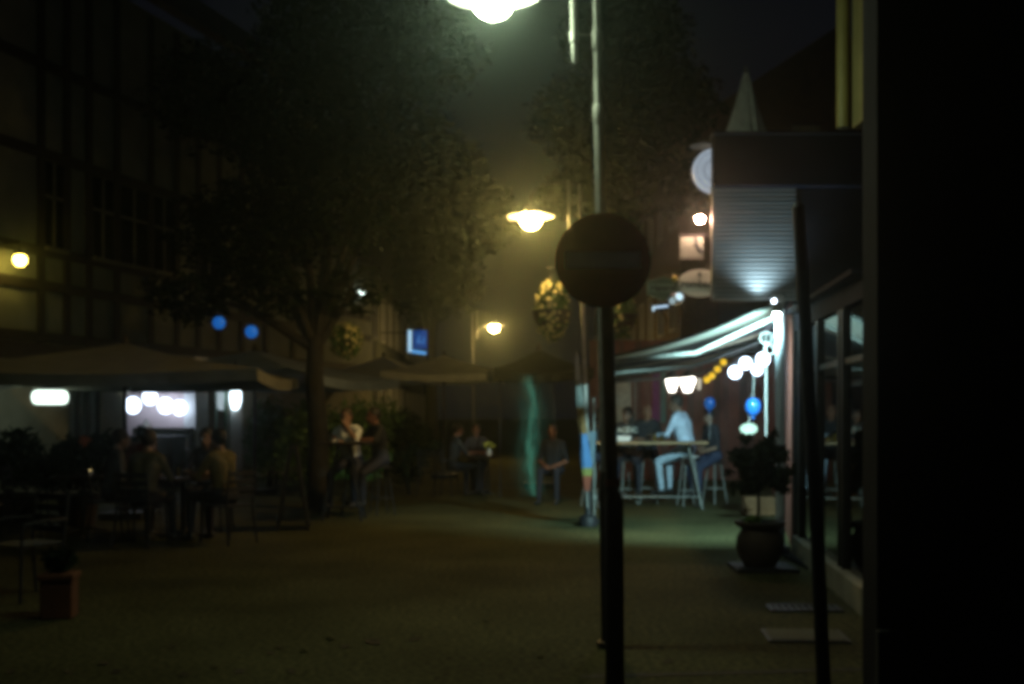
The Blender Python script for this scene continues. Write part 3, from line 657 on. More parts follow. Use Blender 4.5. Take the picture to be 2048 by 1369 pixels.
    dg = bpy.context.evaluated_depsgraph_get(); me = bpy.data.meshes.new_from_object(o.evaluated_get(dg))
    o.modifiers.clear(); old = o.data; o.data = me; bpy.data.meshes.remove(old); me.name = 'body'
    me.materials.clear()
    def cm(c, nm, rg=.8): return mat(nm + '_%02d%02d%02d' % tuple(int(x * 99) for x in c), c, rg, 0, .2, 12, .1, 90)
    tags = ['skin', 'shirt', 'trousers', 'shoe']
    for m_ in (cm(skin, 'skin', .55), cm(shirt, 'shirt'), cm(trousers, 'trousers'), cm(shoe, 'shoe', .5)): me.materials.append(m_)
    mi = []
    for p in me.polygons:
        c = p.center; best = 9; bt = 1
        for a, b, ra, rb, g in segs:
            ab = b - a; L = ab.length_squared; q = 0 if L < 1e-9 else max(0, min(1, (c - a).dot(ab) / L))
            dd = (c - a - ab * q).length - (ra + (rb - ra) * q)
            if dd < best: best = dd; bt = tags.index(g)
        mi.append(bt)
    me.polygons.foreach_set('material_index', mi); me.polygons.foreach_set('use_smooth', [True] * len(mi)); me.update()
    if hair_kind != 'bald':
        hb = MB()
        hb.ball(head + hq @ Vector((0, -.018, .042)), .106, 20, 14, (.84, .96, 1.0))
        if hair_kind == 'long':
            capsule(hb, head + hq @ Vector((-.03, -.055, .0)), head + hq @ Vector((-.045, -.075, -.20)), .07, .05); capsule(hb, head + hq @ Vector((.03, -.055, .0)), head + hq @ Vector((.045, -.075, -.20)), .07, .05)
        ho = hb.build('hair', cm(hair, 'hair', .6), t, True)
    e = MB()
    for s in (-1, 1): e.ball(hp(s * .031, .0925, .028), .0095, 8, 6)
    e.build('eyes', mat('eye', (.05, .04, .04), .2), t, True)
    t.scale = (scale,) * 3
    return t
FL = R(90)     # facing -X (left): local +y -> -x
W_L, W_R, W_CAM, W_AWAY = R(90), R(-90), R(180), 0.0
TY = 18.3
pw = person('person in white shirt and pale trousers sitting sideways at the high table', (2.90, 18.85, 0), R(58), .74, (.56, .68, .84), (.46, .56, .68), (.03, .025, .02), lean=13, arms='table', tz=.98, bare_arms=False, head_turn=20, scale=1.14)
pa = person('person in black band T-shirt facing the camera across the high table', (1.92, 19.15, 0), W_CAM, .76, (.012, .012, .014), (.02, .02, .03), (.02, .015, .012), lean=12, tz=1.06, hair_kind='long', head_turn=-35)
for (s_, xx, sz_, dz) in (('AC', .085, .125, 0), ('DC', -.085, .125, 0)):
    text_part(s_, sz_, mat('shirt_print', (.55, .58, .52), .7), pa, (xx, .185, 1.25), (R(90 - 12), 0, R(180)), 'shirt_print', .002)
MB().prism([(.004, .06), (.022, .06), (.008, .01), (.02, .01), (-.016, -.065), (-.002, -.008), (-.014, -.008)], .004, (0, .188, 1.25), (-1, 0, 0), (0, -.2, 1)).build('shirt_print', mat('shirt_print', (.55, .58, .52)), pa)
person('bald person in dark shirt behind the high table, right of the band T-shirt', (2.30, 19.35, 0), R(172), .80, (.015, .014, .018), (.02, .02, .03), (.02, .02, .02), lean=8, tz=1.06, hair_kind='bald', head_turn=18, skin=(.3, .14, .08))
person('dark-haired person mostly hidden behind the sign post', (1.36, 18.75, 0), R(-100), .76, (.02, .02, .022), (.02, .025, .05), (.012, .01, .01), lean=10, tz=1.06, hair_kind='long')
person('person in dark clothes sitting under the blue balloon', (3.42, 19.3, 0), R(110), .72, (.02, .022, .03), (.03, .04, .08), (.015, .012, .01), lean=6, arms='lap', head_turn=20)
person('person in dark jacket seated left of the rainbow banner', (.72, 19.6, 0), R(165), .47, (.018, .018, .02), (.02, .02, .03), (.02, .015, .01), lean=8, arms='lap', skin=(.2, .085, .05))

def high_table(label, loc, rz, L, D, H, top_m, leg_m):
    t = thing('high_table', label, 'table', loc, rz)
    tp = t
    nb = 3
    for k in range(nb): MB().box((0, -D / 2 + D * (k + .5) / nb, H - .02), (L, D / nb - .006, .04), bev=.005).build('plank', top_m, t)
    for sx in (-1, 1):
        for sy in (-1, 1):
            MB().tube([(sx * (L / 2 - .28), sy * .04, H - .04), (sx * (L / 2 - .08), sy * (D / 2 - .06), 0)], .018, 10).build('leg', leg_m, t, True)
        MB().tube([(sx * (L / 2 - .115), -(D / 2 - .10), .20), (sx * (L / 2 - .115), (D / 2 - .10), .20)], .012, 8).build('stretcher', leg_m, t)
    MB().tube([(-(L / 2 - .115), -(D / 2 - .1), .2), (L / 2 - .115, -(D / 2 - .1), .2)], .013, 8).build('foot_rail', leg_m, t)
    return t
high_table('long wooden high table on grey metal legs under the awning', (2.22, TY, 0), R(2), 1.78, .55, 1.08, M_wood, M_metal_grey)
def stool(label, loc, rz, seat_m, leg_m=M_metal_grey, h=.76, group='bar stools'):
    t = thing('bar_stool', label, 'stool', loc, rz, group)
    MB().lathe([(0, h - .035), (.15, h - .035), (.17, h - .02), (.165, h - .004), (.13, h), (0, h - .003)], (0, 0, 0), 24).build('seat', seat_m, t, True)
    for k in range(4):
        a = PI / 4 + k * PI / 2
        MB().tube([(.10 * math.cos(a), .10 * math.sin(a), h - .035), (.21 * math.cos(a), .21 * math.sin(a), 0)], .012, 8).build('leg', leg_m, t, True)
    mb = MB(); mb.tube([(.172 * math.cos(k * PI / 10), .172 * math.sin(k * PI / 10), .26) for k in range(21)], .008, 6); mb.build('foot_ring', leg_m, t, True)
    return t
stool('white-seated bar stool under the person in white', (2.93, 18.86, 0), .2, M_white, h=.83)
stool('bar stool under the person in the black band T-shirt', (1.92, 19.17, 0), .3, M_black)
stool('bar stool under the bald person in dark shirt', (2.30, 19.4, 0), .1, M_black, h=.80)
stool('bar stool under the dark-haired person behind the sign post', (1.34, 18.75, 0), .4, M_black)
stool('bar stool under the person beneath the blue balloon', (3.44, 19.3, 0), .6, M_black, h=.72)
# things on the high table
t = thing('menu_stack', 'white stack of menus on the left end of the high table', 'menus', (1.72, TY, 1.085), R(5))
for k in range(4): MB().box((random.uniform(-.008, .008), 0, .012 + k * .022), (.34, .24, .018), R(k * 2 - 3), bev=.003).build('menu', M_white, t)
def glass_thing(label, loc, h, r, liquid, name='drinking_glass', cat='glass'):
    t = thing(name, label, cat, loc)
    MB().lathe([(0, 0), (r * .8, 0), (r, h), (r * .93, h), (r * .74, .008), (0, .008)], (0, 0, 0), 16).build('glass', glass('clear_glass', (.92, .94, .94)), t, True)
    MB().lathe([(0, .01), (r * .72, .01), (r * .86, h * .7), (0, h * .7)], (0, 0, 0), 16).build('drink', liquid, t, True)
    return t
beer = mat('beer', (.5, .28, .04), .3); cola = mat('cola', (.05, .02, .01), .3)
glass_thing('beer glass on the high table before the bald person', (2.30, 18.32, 1.084), .17, .036, beer)
glass_thing('short glass beside the beer glass on the high table', (2.40, 18.22, 1.084), .12, .034, beer)
glass_thing('glass of dark drink near the white sleeve on the high table', (2.58, 18.35, 1.084), .14, .034, cola)

# ------------------------------------------------------------------ rainbow banner beside the second lamp
t = thing('rainbow_banner', 'narrow furled rainbow-banded banner on a pole beside the lamp post', 'banner', (1.03, 15.5, 0))
def bx_(px, py): p = P(px, py, 15.5); return Vector((p.x - 1.03, 0, p.z))
MB().tube([bx_(1177, 1040), bx_(1152, 705)], .013, 10).build('pole', M_metal_grey, t, True)
bands = ((712, 760, (.20, .24, .25)), (760, 815, (.15, .19, .18)), (815, 868, (.15, .085, .025)), (868, 936, (.05, .14, .30)), (936, 952, (.15, .16, .04)), (952, 982, (.17, .04, .02)))
for (ya, yb, c_) in bands:
    mb = MB(); vs_ = []; n_ = 14
    for j in range(5):
        yy = ya + (yb - ya) * j / 4; c = bx_(1151 + (yy - 705) * .0745, yy); r_ = .022 + .05 * min(1, max(0, (yy - 705) / 220)) - (.035 * max(0, (yy - 940) / 42))
        for k in range(n_):
            a = 2 * PI * k / n_; q = r_ * (1 + .25 * math.cos(3 * a + yy * .02)); vs_.append(c + Vector((q * math.cos(a) + r_ * .3, q * math.sin(a) * .8, 0)))
    mb.add(vs_, [(j * n_ + k, j * n_ + (k + 1) % n_, (j + 1) * n_ + (k + 1) % n_, (j + 1) * n_ + k) for j in range(4) for k in range(n_)])
    mb.build('cloth_band', mat('band_%d' % ya, c_, .8, 0, .15, 5), t, True)
MB().lathe([(0, 0), (.13, 0), (.13, .10), (.10, .14), (.05, .16), (.03, .25), (0, .25)], bx_(1176, 1045) * 1.0 - Vector((0, 0, bx_(1176, 1045).z)), 20).build('base', M_black, t, True)
# clear plastic pocket folder hanging by the banner -> pale side panel
t2 = thing('menu_holder', 'pale menu panel on a stand between the banner and the sign post', 'menu stand', (1.155, 15.95, 0))
MB().tube([(0, 0, 0), (-.01, 0, 1.75)], .014, 8).build('pole', M_metal_grey, t2, True); MB().lathe([(0, 0), (.14, 0), (.14, .02), (.02, .05)], (0, 0, 0), 18).build('base', M_black, t2, True)
MB().box((-.06, -.03, 1.05), (.14, .02, .46), 0, 0, R(3), .004).build('panel', mat('panel_blue', (.08, .13, .17), .5), t2)
MB().tube([(0, 0, .33), (0, 0, .39)], .03, 10).build('collar', M_metal_grey, t2, True)

# ------------------------------------------------------------------ potted tree by the shop
t = thing('potted_tree', 'clipped dark shrub in a big round pot on a slab, by the bar', 'potted plant', (2.44, 11.2, 0))
MB().box((.03, 0, .02), (.60, .56, .04), bev=.006).build('slab', M_black, t)
MB().lathe([(0, .042), (.15, .042), (.16, .06), (.20, .12), (.232, .22), (.225, .32), (.19, .38), (.18, .40), (.225, .43), (.245, .45), (.245, .48), (.20, .48), (.18, .42), (0, .42)], (0, 0, 0), 36).build('pot', M_pot, t, True)
MB().tube([(-.02, 0, .42), (-.01, .01, .6), (-.02, 0, .95)], [.018, .015, .012], 8).build('trunk', M_bark, t, True)
mb = MB(); leaf_cloud(mb, [((-.02, 0, 1.0), (.2, .2, .24)), ((.18, -.05, .90), (.12, .14, .13)), ((-.19, .05, 1.10), (.12, .14, .12)), ((.1, .1, 1.22), (.12, .1, .1)), ((-.12, -.1, .82), (.13, .1, .1)), ((.2, 0, 1.12), (.1, .1, .09)), ((.31, 0, .98), (.06, .05, .07)), ((-.30, .05, .96), (.07, .05, .05)), ((.14, 0, 1.32), (.05, .05, .08)), ((-.14, 0, 1.28), (.07, .05, .06)), ((.25, 0, .78), (.06, .06, .05)), ((-.26, 0, .80), (.05, .05, .06))], 2600, .040, 11); mb.build('crown', M_leaf_dark, t)
mb = MB(); leaf_cloud(mb, [((-.08, -.08, .49), (.12, .1, .05))], 60, .04, 12); mb.build('low_leaves', M_leaf_lit, t)
# ------------------------------------------------------------------ left building: half-timbered house with a lit bar on the ground floor
F0 = Vector((-10.3, 12, 0)); ft = Vector((.2652, .9642, 0)); fn = Vector((.9642, -.2652, 0)); FRZ = math.atan2(ft.y, ft.x)
def fac(u, z, d=0.0): p = F0 + ft * u + fn * d; return Vector((p.x, p.y, z))
def uY(Y): return (Y - 12) / .9642
def uPX(px): return uY(30940 / (1649.6 - px))
hb = thing('half_timbered_house', 'half-timbered house on the left with a lit bar at street level', 'building')
def fbox(name, m_, ua, ub, za, zb, d0, d1, parent=None, bev=0):
    return MB().box(fac((ua + ub) / 2, (za + zb) / 2, (d0 + d1) / 2), (ub - ua, abs(d1 - d0), zb - za), FRZ, bev=bev).build(name, m_, parent or hb)
UA, UB = 0.0, uY(34.0)
uo0, uo1 = uPX(246), uPX(388)          # bar opening
ud0, ud1 = uPX(413), uPX(459)          # green door
uw0, uw1 = uPX(137), uPX(205)          # dim shop window
fbox('upper_wall', M_render_cream, UA, UB, 2.75, 9.6, -.30, 0)
M_ground = mat('ground_floor_render', (.26, .25, .18), .85, 0, .2, 2.5, .3)
fbox('wall', M_ground, UA, uw0, 0, 2.75, -.25, 0); fbox('wall', M_ground, uw0, uw1, 0, .9, -.25, 0); fbox('wall', M_ground, uw0, uw1, 2.2, 2.75, -.25, 0)
fbox('wall', M_ground, uw1, uo0, 0, 2.75, -.25, 0); fbox('wall', M_ground, uo0, uo1, 2.45, 2.75, -.25, 0)
fbox('door_jamb', M_white, uo1, ud0, 0, 2.75, -.25, .03); fbox('wall', M_ground, ud0, ud1, 2.25, 2.75, -.25, 0)
fbox('door_jamb', M_white, ud1, uPX(482), 0, 2.75, -.25, .03)
fbox('wall', M_ground, uPX(482), UB, 0, 2.75, -.25, 0)
dr = fbox('door', mat('green_door', (.04, .12, .07), .3, 0, .25, 4), ud0 + .02, ud1 - .02, .02, 2.2, -.12, -.07)
for (ua, ub) in ((ud0 + .12, (ud0 + ud1) / 2 - .05), ((ud0 + ud1) / 2 + .05, ud1 - .12)): fbox('pane', M_dark_glass, ua, ub, .5, 2.0, -.075, -.058, dr)
fbox('glazing_bar', mat('pale_green', (.2, .34, .27), .5), (ud0 + ud1) / 2 - .03, (ud0 + ud1) / 2 + .03, .05, 2.2, -.06, -.045, dr)
fbox('handle', M_metal_grey, (ud0 + ud1) / 2 + .08, (ud0 + ud1) / 2 + .11, 1.0, 1.15, -.06, -.02, dr)
wn = fbox('window', mat('window_blind', (.34, .36, .33), .7), uw0 + .02, uw1 - .02, .92, 2.18, -.14, -.12)
for q in (0, .33, .66, 1.0): u_ = uw0 + .04 + q * (uw1 - uw0 - .08); fbox('mullion', M_beam, u_ - .03, u_ + .03, .92, 2.18, -.12, -.04, wn)
# room behind the bar opening
fbox('room_end_wall', M_pink_wall, uo1 + .02, uo1 + .14, 0, 2.9, -2.9, -.26)
fbox('room_back_wall', M_pink_wall, uo0 - 1.6, uo1 + .14, 0, 2.9, -3.05, -2.92)
fbox('room_near_wall', M_pink_wall, uo0 - 1.7, uo0 - 1.58, 0, 2.9, -2.9, -.26)
fbox('room_ceiling', M_pink_wall, uo0 - 1.7, uo1 + .14, 2.9, 3.0, -3.0, -.26)
fbox('room_floor', M_wood_dark, uo0 - 1.7, uo1 + .02, .0, .02, -3.0, -.0)
mat('dim_paint', (.16, .155, .12), .7)
# timbers on the first floors
us = [uPX(x) for x in (-60, 80, 132, 176, 232, 300, 352, 395, 437, 482, 530, 585)]
for zz in (2.85, 3.75, 4.35, 6.05, 7.6): fbox('rail_beam', M_beam, UA, UB, zz - .09, zz + .09, 0, .05)
for u_ in us:
    fbox('post_beam', M_beam, u_ - .09, u_ + .09, 2.75, 9.5, 0, .043)
for i in range(len(us) - 1):
    if i % 2 == 1 or i in (4,):
        wn = fbox('window', M_dark_glass, us[i] + .10, us[i + 1] - .10, 4.46, 5.94, 0, .012)
        um = (us[i] + us[i + 1]) / 2
        fbox('glazing_bar', MATS['dim_paint'], um - .03, um + .03, 4.46, 5.94, .012, .035, wn); fbox('glazing_bar', MATS['dim_paint'], us[i] + .12, us[i + 1] - .12, 5.3, 5.36, .012, .033, wn)
        fbox('window_sill', MATS['dim_paint'], us[i] + .05, us[i + 1] - .05, 4.37, 4.43, .05, .12, wn)
fbox('fascia_board', M_wood_dark, uPX(-40), uPX(240), 2.45, 2.74, .0, .06)
mb = MB(); mb.add([fac(UA - .3, 9.5, .5), fac(UB + .3, 9.5, .5), fac(UB + .3, 13.2, -4.2), fac(UA - .3, 13.2, -4.2)], [(0, 1, 2, 3)])
rf = mb.build('roof', mat('roof_tiles', (.10, .05, .035), .85, 0, .3, 4, .5), hb); rf.modifiers.new('thick', 'SOLIDIFY').thickness = .15
# fittings of the lit bar
L_pink = glow('paper_globe', (.66, .79, 1.0), 5.0)
e_off = -.55
for i, (px, py, lb) in enumerate(((266, 811, 'leftmost white paper globe in the lit bar, next to the dark wall edge'), (300, 795, 'highest white paper globe in the lit bar'), (331, 812, 'third white paper globe from the left in the lit bar'), (359, 816, 'rightmost white paper globe in the lit bar'))):
    lantern('paper_globe', lb, px, py, 24.35, (.185, .175, .18, .165)[i], L_pink, .4, 'paper globes in the lit bar', sz=(.9, .9, 1.0))
def on_end(px, py, off=0.05):
    """point on the bar's end wall seen at a photo pixel"""
    q = fac(uo1 + .02 - off, 0); d = Vector(((px - 1024) / FPX, 1, 0)); Y = q.dot(ft) / d.dot(ft); return P(px, py, Y)
sf = thing('bottle_shelf', 'dark framed bottle shelf on the wall of the lit bar', 'shelf')
a, b2 = on_end(272, 862, .10), on_end(384, 862, .10); mid = (a + b2) / 2; wd = (b2 - a).length; ang = math.atan2((b2 - a).y, (b2 - a).x)
zt, zb = on_end(330, 858).z, on_end(330, 897).z
MB().box((mid.x, mid.y, zt), (wd, .22, .05), ang).build('top_board', M_wood_dark, sf); MB().box((mid.x, mid.y, zb - .02), (wd, .22, .04), ang).build('lower_board', M_white, sf)
for q in (a, b2): MB().box((q.x, q.y, (zt + zb) / 2), (.04, .22, zt - zb), ang).build('side_board', M_wood_dark, sf)
bk = (b2 - a).normalized(); bn = Vector((-bk.y, bk.x, 0))
MB().box((mid.x + bn.x * .09, mid.y + bn.y * .09, (zt + zb) / 2), (wd - .05, .02, zt - zb), ang).build('back_board', mat('shelf_back', (.20, .23, .20), .7), sf)
cols = [((.10, .20, .10), 'green'), ((.30, .16, .05), 'amber'), ((.45, .45, .42), 'clear'), ((.40, .06, .04), 'red'), ((.12, .12, .14), 'black'), ((.45, .40, .25), 'straw-coloured'), ((.06, .10, .22), 'blue'), ((.30, .26, .20), 'brown')]
for i, (c_, cn) in enumerate(cols):
    q = a.lerp(b2, (i + .7) / (len(cols) + .4)); h = .22 + .05 * ((i * 7) % 3)
    o = MB().lathe([(0, 0), (.038, 0), (.04, .01), (.04, h * .55), (.015, h * .75), (.014, h), (0, h)], (0, 0, 0), 12).build('bottle', mat('bottle_' + cn, c_, .2), None, True, (q.x, q.y, zb + .003))
    tag(o, '%s bottle, number %s from the left on the bar shelf' % (cn, ('one', 'two', 'three', 'four', 'five', 'six', 'seven', 'eight')[i]), 'bottle', 'bottles on the bar shelf')
q = on_end(293, 856, .12)
t = thing('bell_lamp', 'small dark bell-shaped ornament on top of the bottle shelf', 'ornament', (q.x, q.y, zt + .027))
MB().lathe([(0, .01), (.11, 0), (.115, .02), (.09, .04), (.07, .10), (.03, .17), (.015, .19), (0, .20)], (0, 0, 0), 20).build('bell', mat('bell_bronze', (.22, .20, .17), .5), t, True)
MB().lathe([(0, .0), (.13, .0), (.13, .01), (0, .01)], (0, 0, 0), 20).build('plate', M_wood, t)
# bar counter
q = fac(uo1 - .9, 0, -.75)
ct = thing('bar_counter', 'dark bar counter across the lit bar room', 'counter', (q.x, q.y, .02), FRZ + R(90))
MB().box((0, 0, .5), (1.9, .5, 1.0), bev=.01).build('front', M_wood_dark, ct); MB().box((0, 0, 1.02), (2.0, .6, .04), bev=.01).build('worktop', M_metal_dark, ct)
# lights on the jambs of the lit bar
def blob_lamp(label, px, py, Y, w_, h_, col, s_, name='wall_lamp'):
    c = P(px, py, Y); t = thing(name, label, 'light', c, 0)
    MB().ball((0, 0, 0), 1, 18, 10, (w_, min(w_, h_), h_)).build('glass', glow(name + label[:14], col, s_), t, True)
    MB().lathe([(.0, .04), (w_ * .5, .03), (w_ * .6, 0), (0, 0)], (0, 0, h_ * .95), 14).build('cap', M_metal_dark, t, True)
    MB().tube([(0, 0, h_), (0, .05, h_ + .10), (-.05, .25, h_ + .10)], .01, 6).build('arm', M_metal_dark, t)
    return t
blob_lamp('round white lamp above the parasol edge, left of the trunk', 470, 743, 19.6, .12, .085, (.8, .95, 1.0), .9)
blob_lamp('tall white lamp on the post right of the green door', 471, 795, 26.0, .13, .30, (.72, .90, 1.0), 5.0, 'door_lamp')
blob_lamp('small pale lamp at the top left corner of the lit bar opening', 253, 779, 22.0, .11, .085, (.85, .95, .9), .7)
blob_lamp('small pale lamp under the parasol edge above the rightmost globe', 378, 779, 23.6, .085, .07, (.8, .93, 1.0), 5.0)
c = P(100, 795, 18.6)
t = thing('drum_lamp', 'wide white drum lamp glowing under the big parasol, far left', 'light', c)
MB().lathe([(0, .12), (.20, .118), (.25, .10), (.275, .06), (.285, 0), (.275, -.06), (.25, -.10), (.20, -.118), (0, -.12)], (0, 0, 0), 30).build('shade', glow('drum_light', (.80, 1.0, .86), 2.2), t, True)
MB().lathe([(.20, .121), (.205, .125), (.205, .13), (.0, .135)], (0, 0, 0), 30).build('rim', M_metal_dark, t); MB().tube([(0, 0, .13), (0, 0, .42)], .008, 6).build('cord', M_metal_dark, t)
t = thing('yellow_wall_lantern', 'yellow glowing wall lantern cut by the left picture edge', 'lantern', fac(uPX(4), P(4, 522, 18.8).z, .35))
MB().lathe([(0, -.10), (.06, -.09), (.10, -.03), (.105, .02), (.08, .07), (0, .09)], (0, 0, 0), 14).build('glass', glow('yellow_lamp', (1.0, .72, .12), 24), t)
MB().lathe([(.16, .08), (.08, .16), (0, .20)], (0, 0, 0), 6).build('roof', M_black, t); MB().tube([(0, 0, .18), (0, 0, .3), (-.34, .09, .3)], .014, 8).build('bracket', M_black, t)
t = thing('far_wall_lamp', 'tiny white star-like wall lamp high between tree and lane', 'light', P(723, 585, 33.0))
MB().ball((0, 0, 0), .08, 12, 8).build('bulb', glow('far_white', (.8, 1.0, .92), 6), t, True)
MB().tube([(-.02, 0, .07), (-.15, 0, .12), (-.5, .3, .12)], .015, 6).build('bracket', M_black, t)
for k in range(3): MB().tube([(0, 0, 0), (.16 * math.cos(k * 2.1 + .4), -.02, .16 * math.sin(k * 2.1 + .4))], .008, 6).build('spoke', M_white, t)

# blue light sign
t = thing('blue_light_sign', 'projecting blue light-box sign with white L-shaped edge, down the lane', 'sign', P(836, 685, 36))
MB().box((0, 0, 0), (.64, .16, .80), bev=.02).build('case', M_black, t)
MB().box((.07, -.085, .08), (.44, .014, .58)).build('face', glow('blue_face', (.004, .045, .22), .9), t)
MB().box((-.25, -.088, .03), (.12, .02, .70), bev=.006).build('white_strip', glow('sign_strip', (.45, .75, 1.0), .9), t)
MB().box((.04, -.088, -.32), (.46, .02, .10), 0, 0, R(8), .006).build('white_strip', glow('sign_strip2', (.12, .42, .9), .9), t)
for (x_, z_) in ((.03, .10), (.19, .05)): MB().box((x_, -.094, z_), (.045, .008, .22), 0, 0, R(10)).build('glyph', glow('sign_glyph', (.08, .30, .75), .7), t)
MB().box((.04, -.094, .0), (.16, .008, .045)).build('glyph', MATS['sign_glyph'], t)
MB().tube([(-.3, 0, .3), (-1.2, 0, .3)], .02, 8).build('bracket', M_black, t)

# ------------------------------------------------------------------ parasols
def parasol(label, c, half, ez, az, rz, m_, halfy=None):
    hy = halfy or half
    t = thing('market_parasol', label, 'parasol', (c[0], c[1], 0), rz, 'open market parasols')
    cor = [(-half, -hy), (half, -hy), (half, hy), (-half, hy)]
    mb = MB(); n = 8
    for k in range(4):
        a, b_ = Vector((*cor[k], ez)), Vector((*cor[(k + 1) % 4], ez)); ap = Vector((0, 0, az)); vs_ = []; fs_ = []
        for i in range(n + 1):
            for j in range(n + 1):
                e = a.lerp(b_, j / n); p = ap.lerp(e, i / n); p.z -= .09 * math.sin(PI * j / n) * (i / n) + .05 * math.sin(PI * i / n); vs_.append(p)
        for i in range(n):
            for j in range(n): q = i * (n + 1) + j; fs_.append((q, q + 1, q + n + 2, q + n + 1))
        mb.add(vs_, fs_)
    cv = mb.build('canopy', m_, t); cv.modifiers.new('thick', 'SOLIDIFY').thickness = .006
    mb = MB()
    for k in range(4):
        a, b_ = Vector((*cor[k], ez)), Vector((*cor[(k + 1) % 4], ez)); vs_ = []; N = 24
        for j in range(N + 1):
            p = a.lerp(b_, j / N); p.z -= .09 * math.sin(PI * j / N); o = Vector((p.x, p.y, 0)).normalized() * .012 * math.sin(j * 1.7); vs_ += [p, p + o + Vector((0, 0, -.16))]
        mb.add(vs_, [(2 * j, 2 * j + 1, 2 * j + 3, 2 * j + 2) for j in range(N)])
    va = mb.build('valance', m_, cv); va.modifiers.new('thick', 'SOLIDIFY').thickness = .004
    MB().tube([(0, 0, 0), (0, 0, az + .02)], .032, 12).build('pole', M_wood_dark, t, True)
    MB().lathe([(0, az + .12), (.03, az + .10), (.05, az + .03), (.06, az - .02)], (0, 0, 0), 12).build('finial', M_wood_dark, t, True)
    for k in range(4):
        for e in (Vector(cor[k]), (Vector(cor[k]) + Vector(cor[(k + 1) % 4])) / 2):
            z_ = ez - (.09 if e.length < half * 1.2 else 0)
            MB().tube([(0, 0, az - .10), (e.x * .5, e.y * .5, (az + z_) / 2 - .11), (e.x * .985, e.y * .985, z_ - .025)], .012, 6).build('rib', M_wood_dark, t)
    MB().box((0, 0, .05), (.6, .6, .10), bev=.02).build('base', M_black, t)
    return t
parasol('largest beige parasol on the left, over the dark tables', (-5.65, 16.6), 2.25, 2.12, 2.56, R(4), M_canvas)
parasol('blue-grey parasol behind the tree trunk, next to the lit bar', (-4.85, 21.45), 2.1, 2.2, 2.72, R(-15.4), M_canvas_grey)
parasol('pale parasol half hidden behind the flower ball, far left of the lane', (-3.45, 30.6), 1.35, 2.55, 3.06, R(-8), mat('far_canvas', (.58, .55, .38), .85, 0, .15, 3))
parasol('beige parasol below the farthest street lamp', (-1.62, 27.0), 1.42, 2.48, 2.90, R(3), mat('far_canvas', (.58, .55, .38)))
parasol('dark parasol at the far end of the bar terrace', (0.55, 23.5), 1.0, 2.42, 2.85, R(5), mat('dark_canvas', (.03, .034, .034), .85))

# ------------------------------------------------------------------ trees
def tree(label, base, trunk_h, r0, crown, n_leaf, leaf, seed, m_, lean=(0, 0), name='street_tree'):
    rd = random.Random(seed)
    t = thing(name, label, 'tree', base)
    mb = MB(); top = Vector((lean[0], lean[1], trunk_h))
    mb.tube([(0, 0, 0), (.01, 0, .12), (lean[0] * .3 + .03, lean[1] * .3, trunk_h * .4), (lean[0] * .7 - .02, lean[1] * .7, trunk_h * .75), top], [r0 * 1.5, r0 * 1.08, r0 * .95, r0 * .85, r0 * .75], 14)
    mb.build('trunk', M_bark, t, True)
    for (c, r) in crown:
        c = Vector(c); d = c - top; m1 = top + d * .5 + Vector((rd.uniform(-.2, .2), rd.uniform(-.2, .2), .15))
        br = MB(); br.tube([top - Vector((0, 0, .2)), m1, c, c + d.normalized() * r[2] * .5], [r0 * .5, r0 * .28, r0 * .14, r0 * .04], 8)
        for k in range(5):
            e = c + Vector((rd.uniform(-1, 1) * r[0], rd.uniform(-1, 1) * r[1], rd.uniform(-.6, 1) * r[2])) * .8
            br.tube([m1.lerp(c, rd.random()), (c + e) / 2 + Vector((0, 0, .1)), e], [r0 * .12, r0 * .07, r0 * .02], 6)
        br.build('limb', M_bark, t, True)
    mb = MB(); leaf_cloud(mb, crown, n_leaf, leaf, seed); mb.build('crown', m_, t)
    return t
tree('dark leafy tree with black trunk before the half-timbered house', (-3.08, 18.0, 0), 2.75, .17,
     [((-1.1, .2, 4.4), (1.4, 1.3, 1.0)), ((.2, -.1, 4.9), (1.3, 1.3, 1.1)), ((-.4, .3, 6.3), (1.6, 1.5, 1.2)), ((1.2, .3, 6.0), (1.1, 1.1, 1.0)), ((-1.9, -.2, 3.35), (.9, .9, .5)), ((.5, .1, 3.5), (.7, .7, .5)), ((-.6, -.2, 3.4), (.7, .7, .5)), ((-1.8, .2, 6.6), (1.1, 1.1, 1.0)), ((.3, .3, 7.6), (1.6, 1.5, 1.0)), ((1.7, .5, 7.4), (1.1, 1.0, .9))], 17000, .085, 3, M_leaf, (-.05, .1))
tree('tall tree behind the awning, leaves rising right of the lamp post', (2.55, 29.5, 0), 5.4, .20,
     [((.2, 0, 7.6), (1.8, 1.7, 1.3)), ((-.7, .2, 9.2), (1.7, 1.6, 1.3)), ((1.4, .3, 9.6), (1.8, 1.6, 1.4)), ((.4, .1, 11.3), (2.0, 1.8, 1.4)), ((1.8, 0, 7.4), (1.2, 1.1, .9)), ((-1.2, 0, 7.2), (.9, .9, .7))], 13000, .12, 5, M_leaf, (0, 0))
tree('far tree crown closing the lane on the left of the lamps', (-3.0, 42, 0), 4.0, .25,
     [((0, 0, 6.5), (2.3, 2, 1.8)), ((-1.2, 0, 8.5), (2.2, 2, 1.8)), ((1.3, 0, 8.8), (2.2, 2, 1.8)), ((0, 0, 10.6), (2.4, 2, 1.7))], 9000, .17, 6, M_leaf_dark)
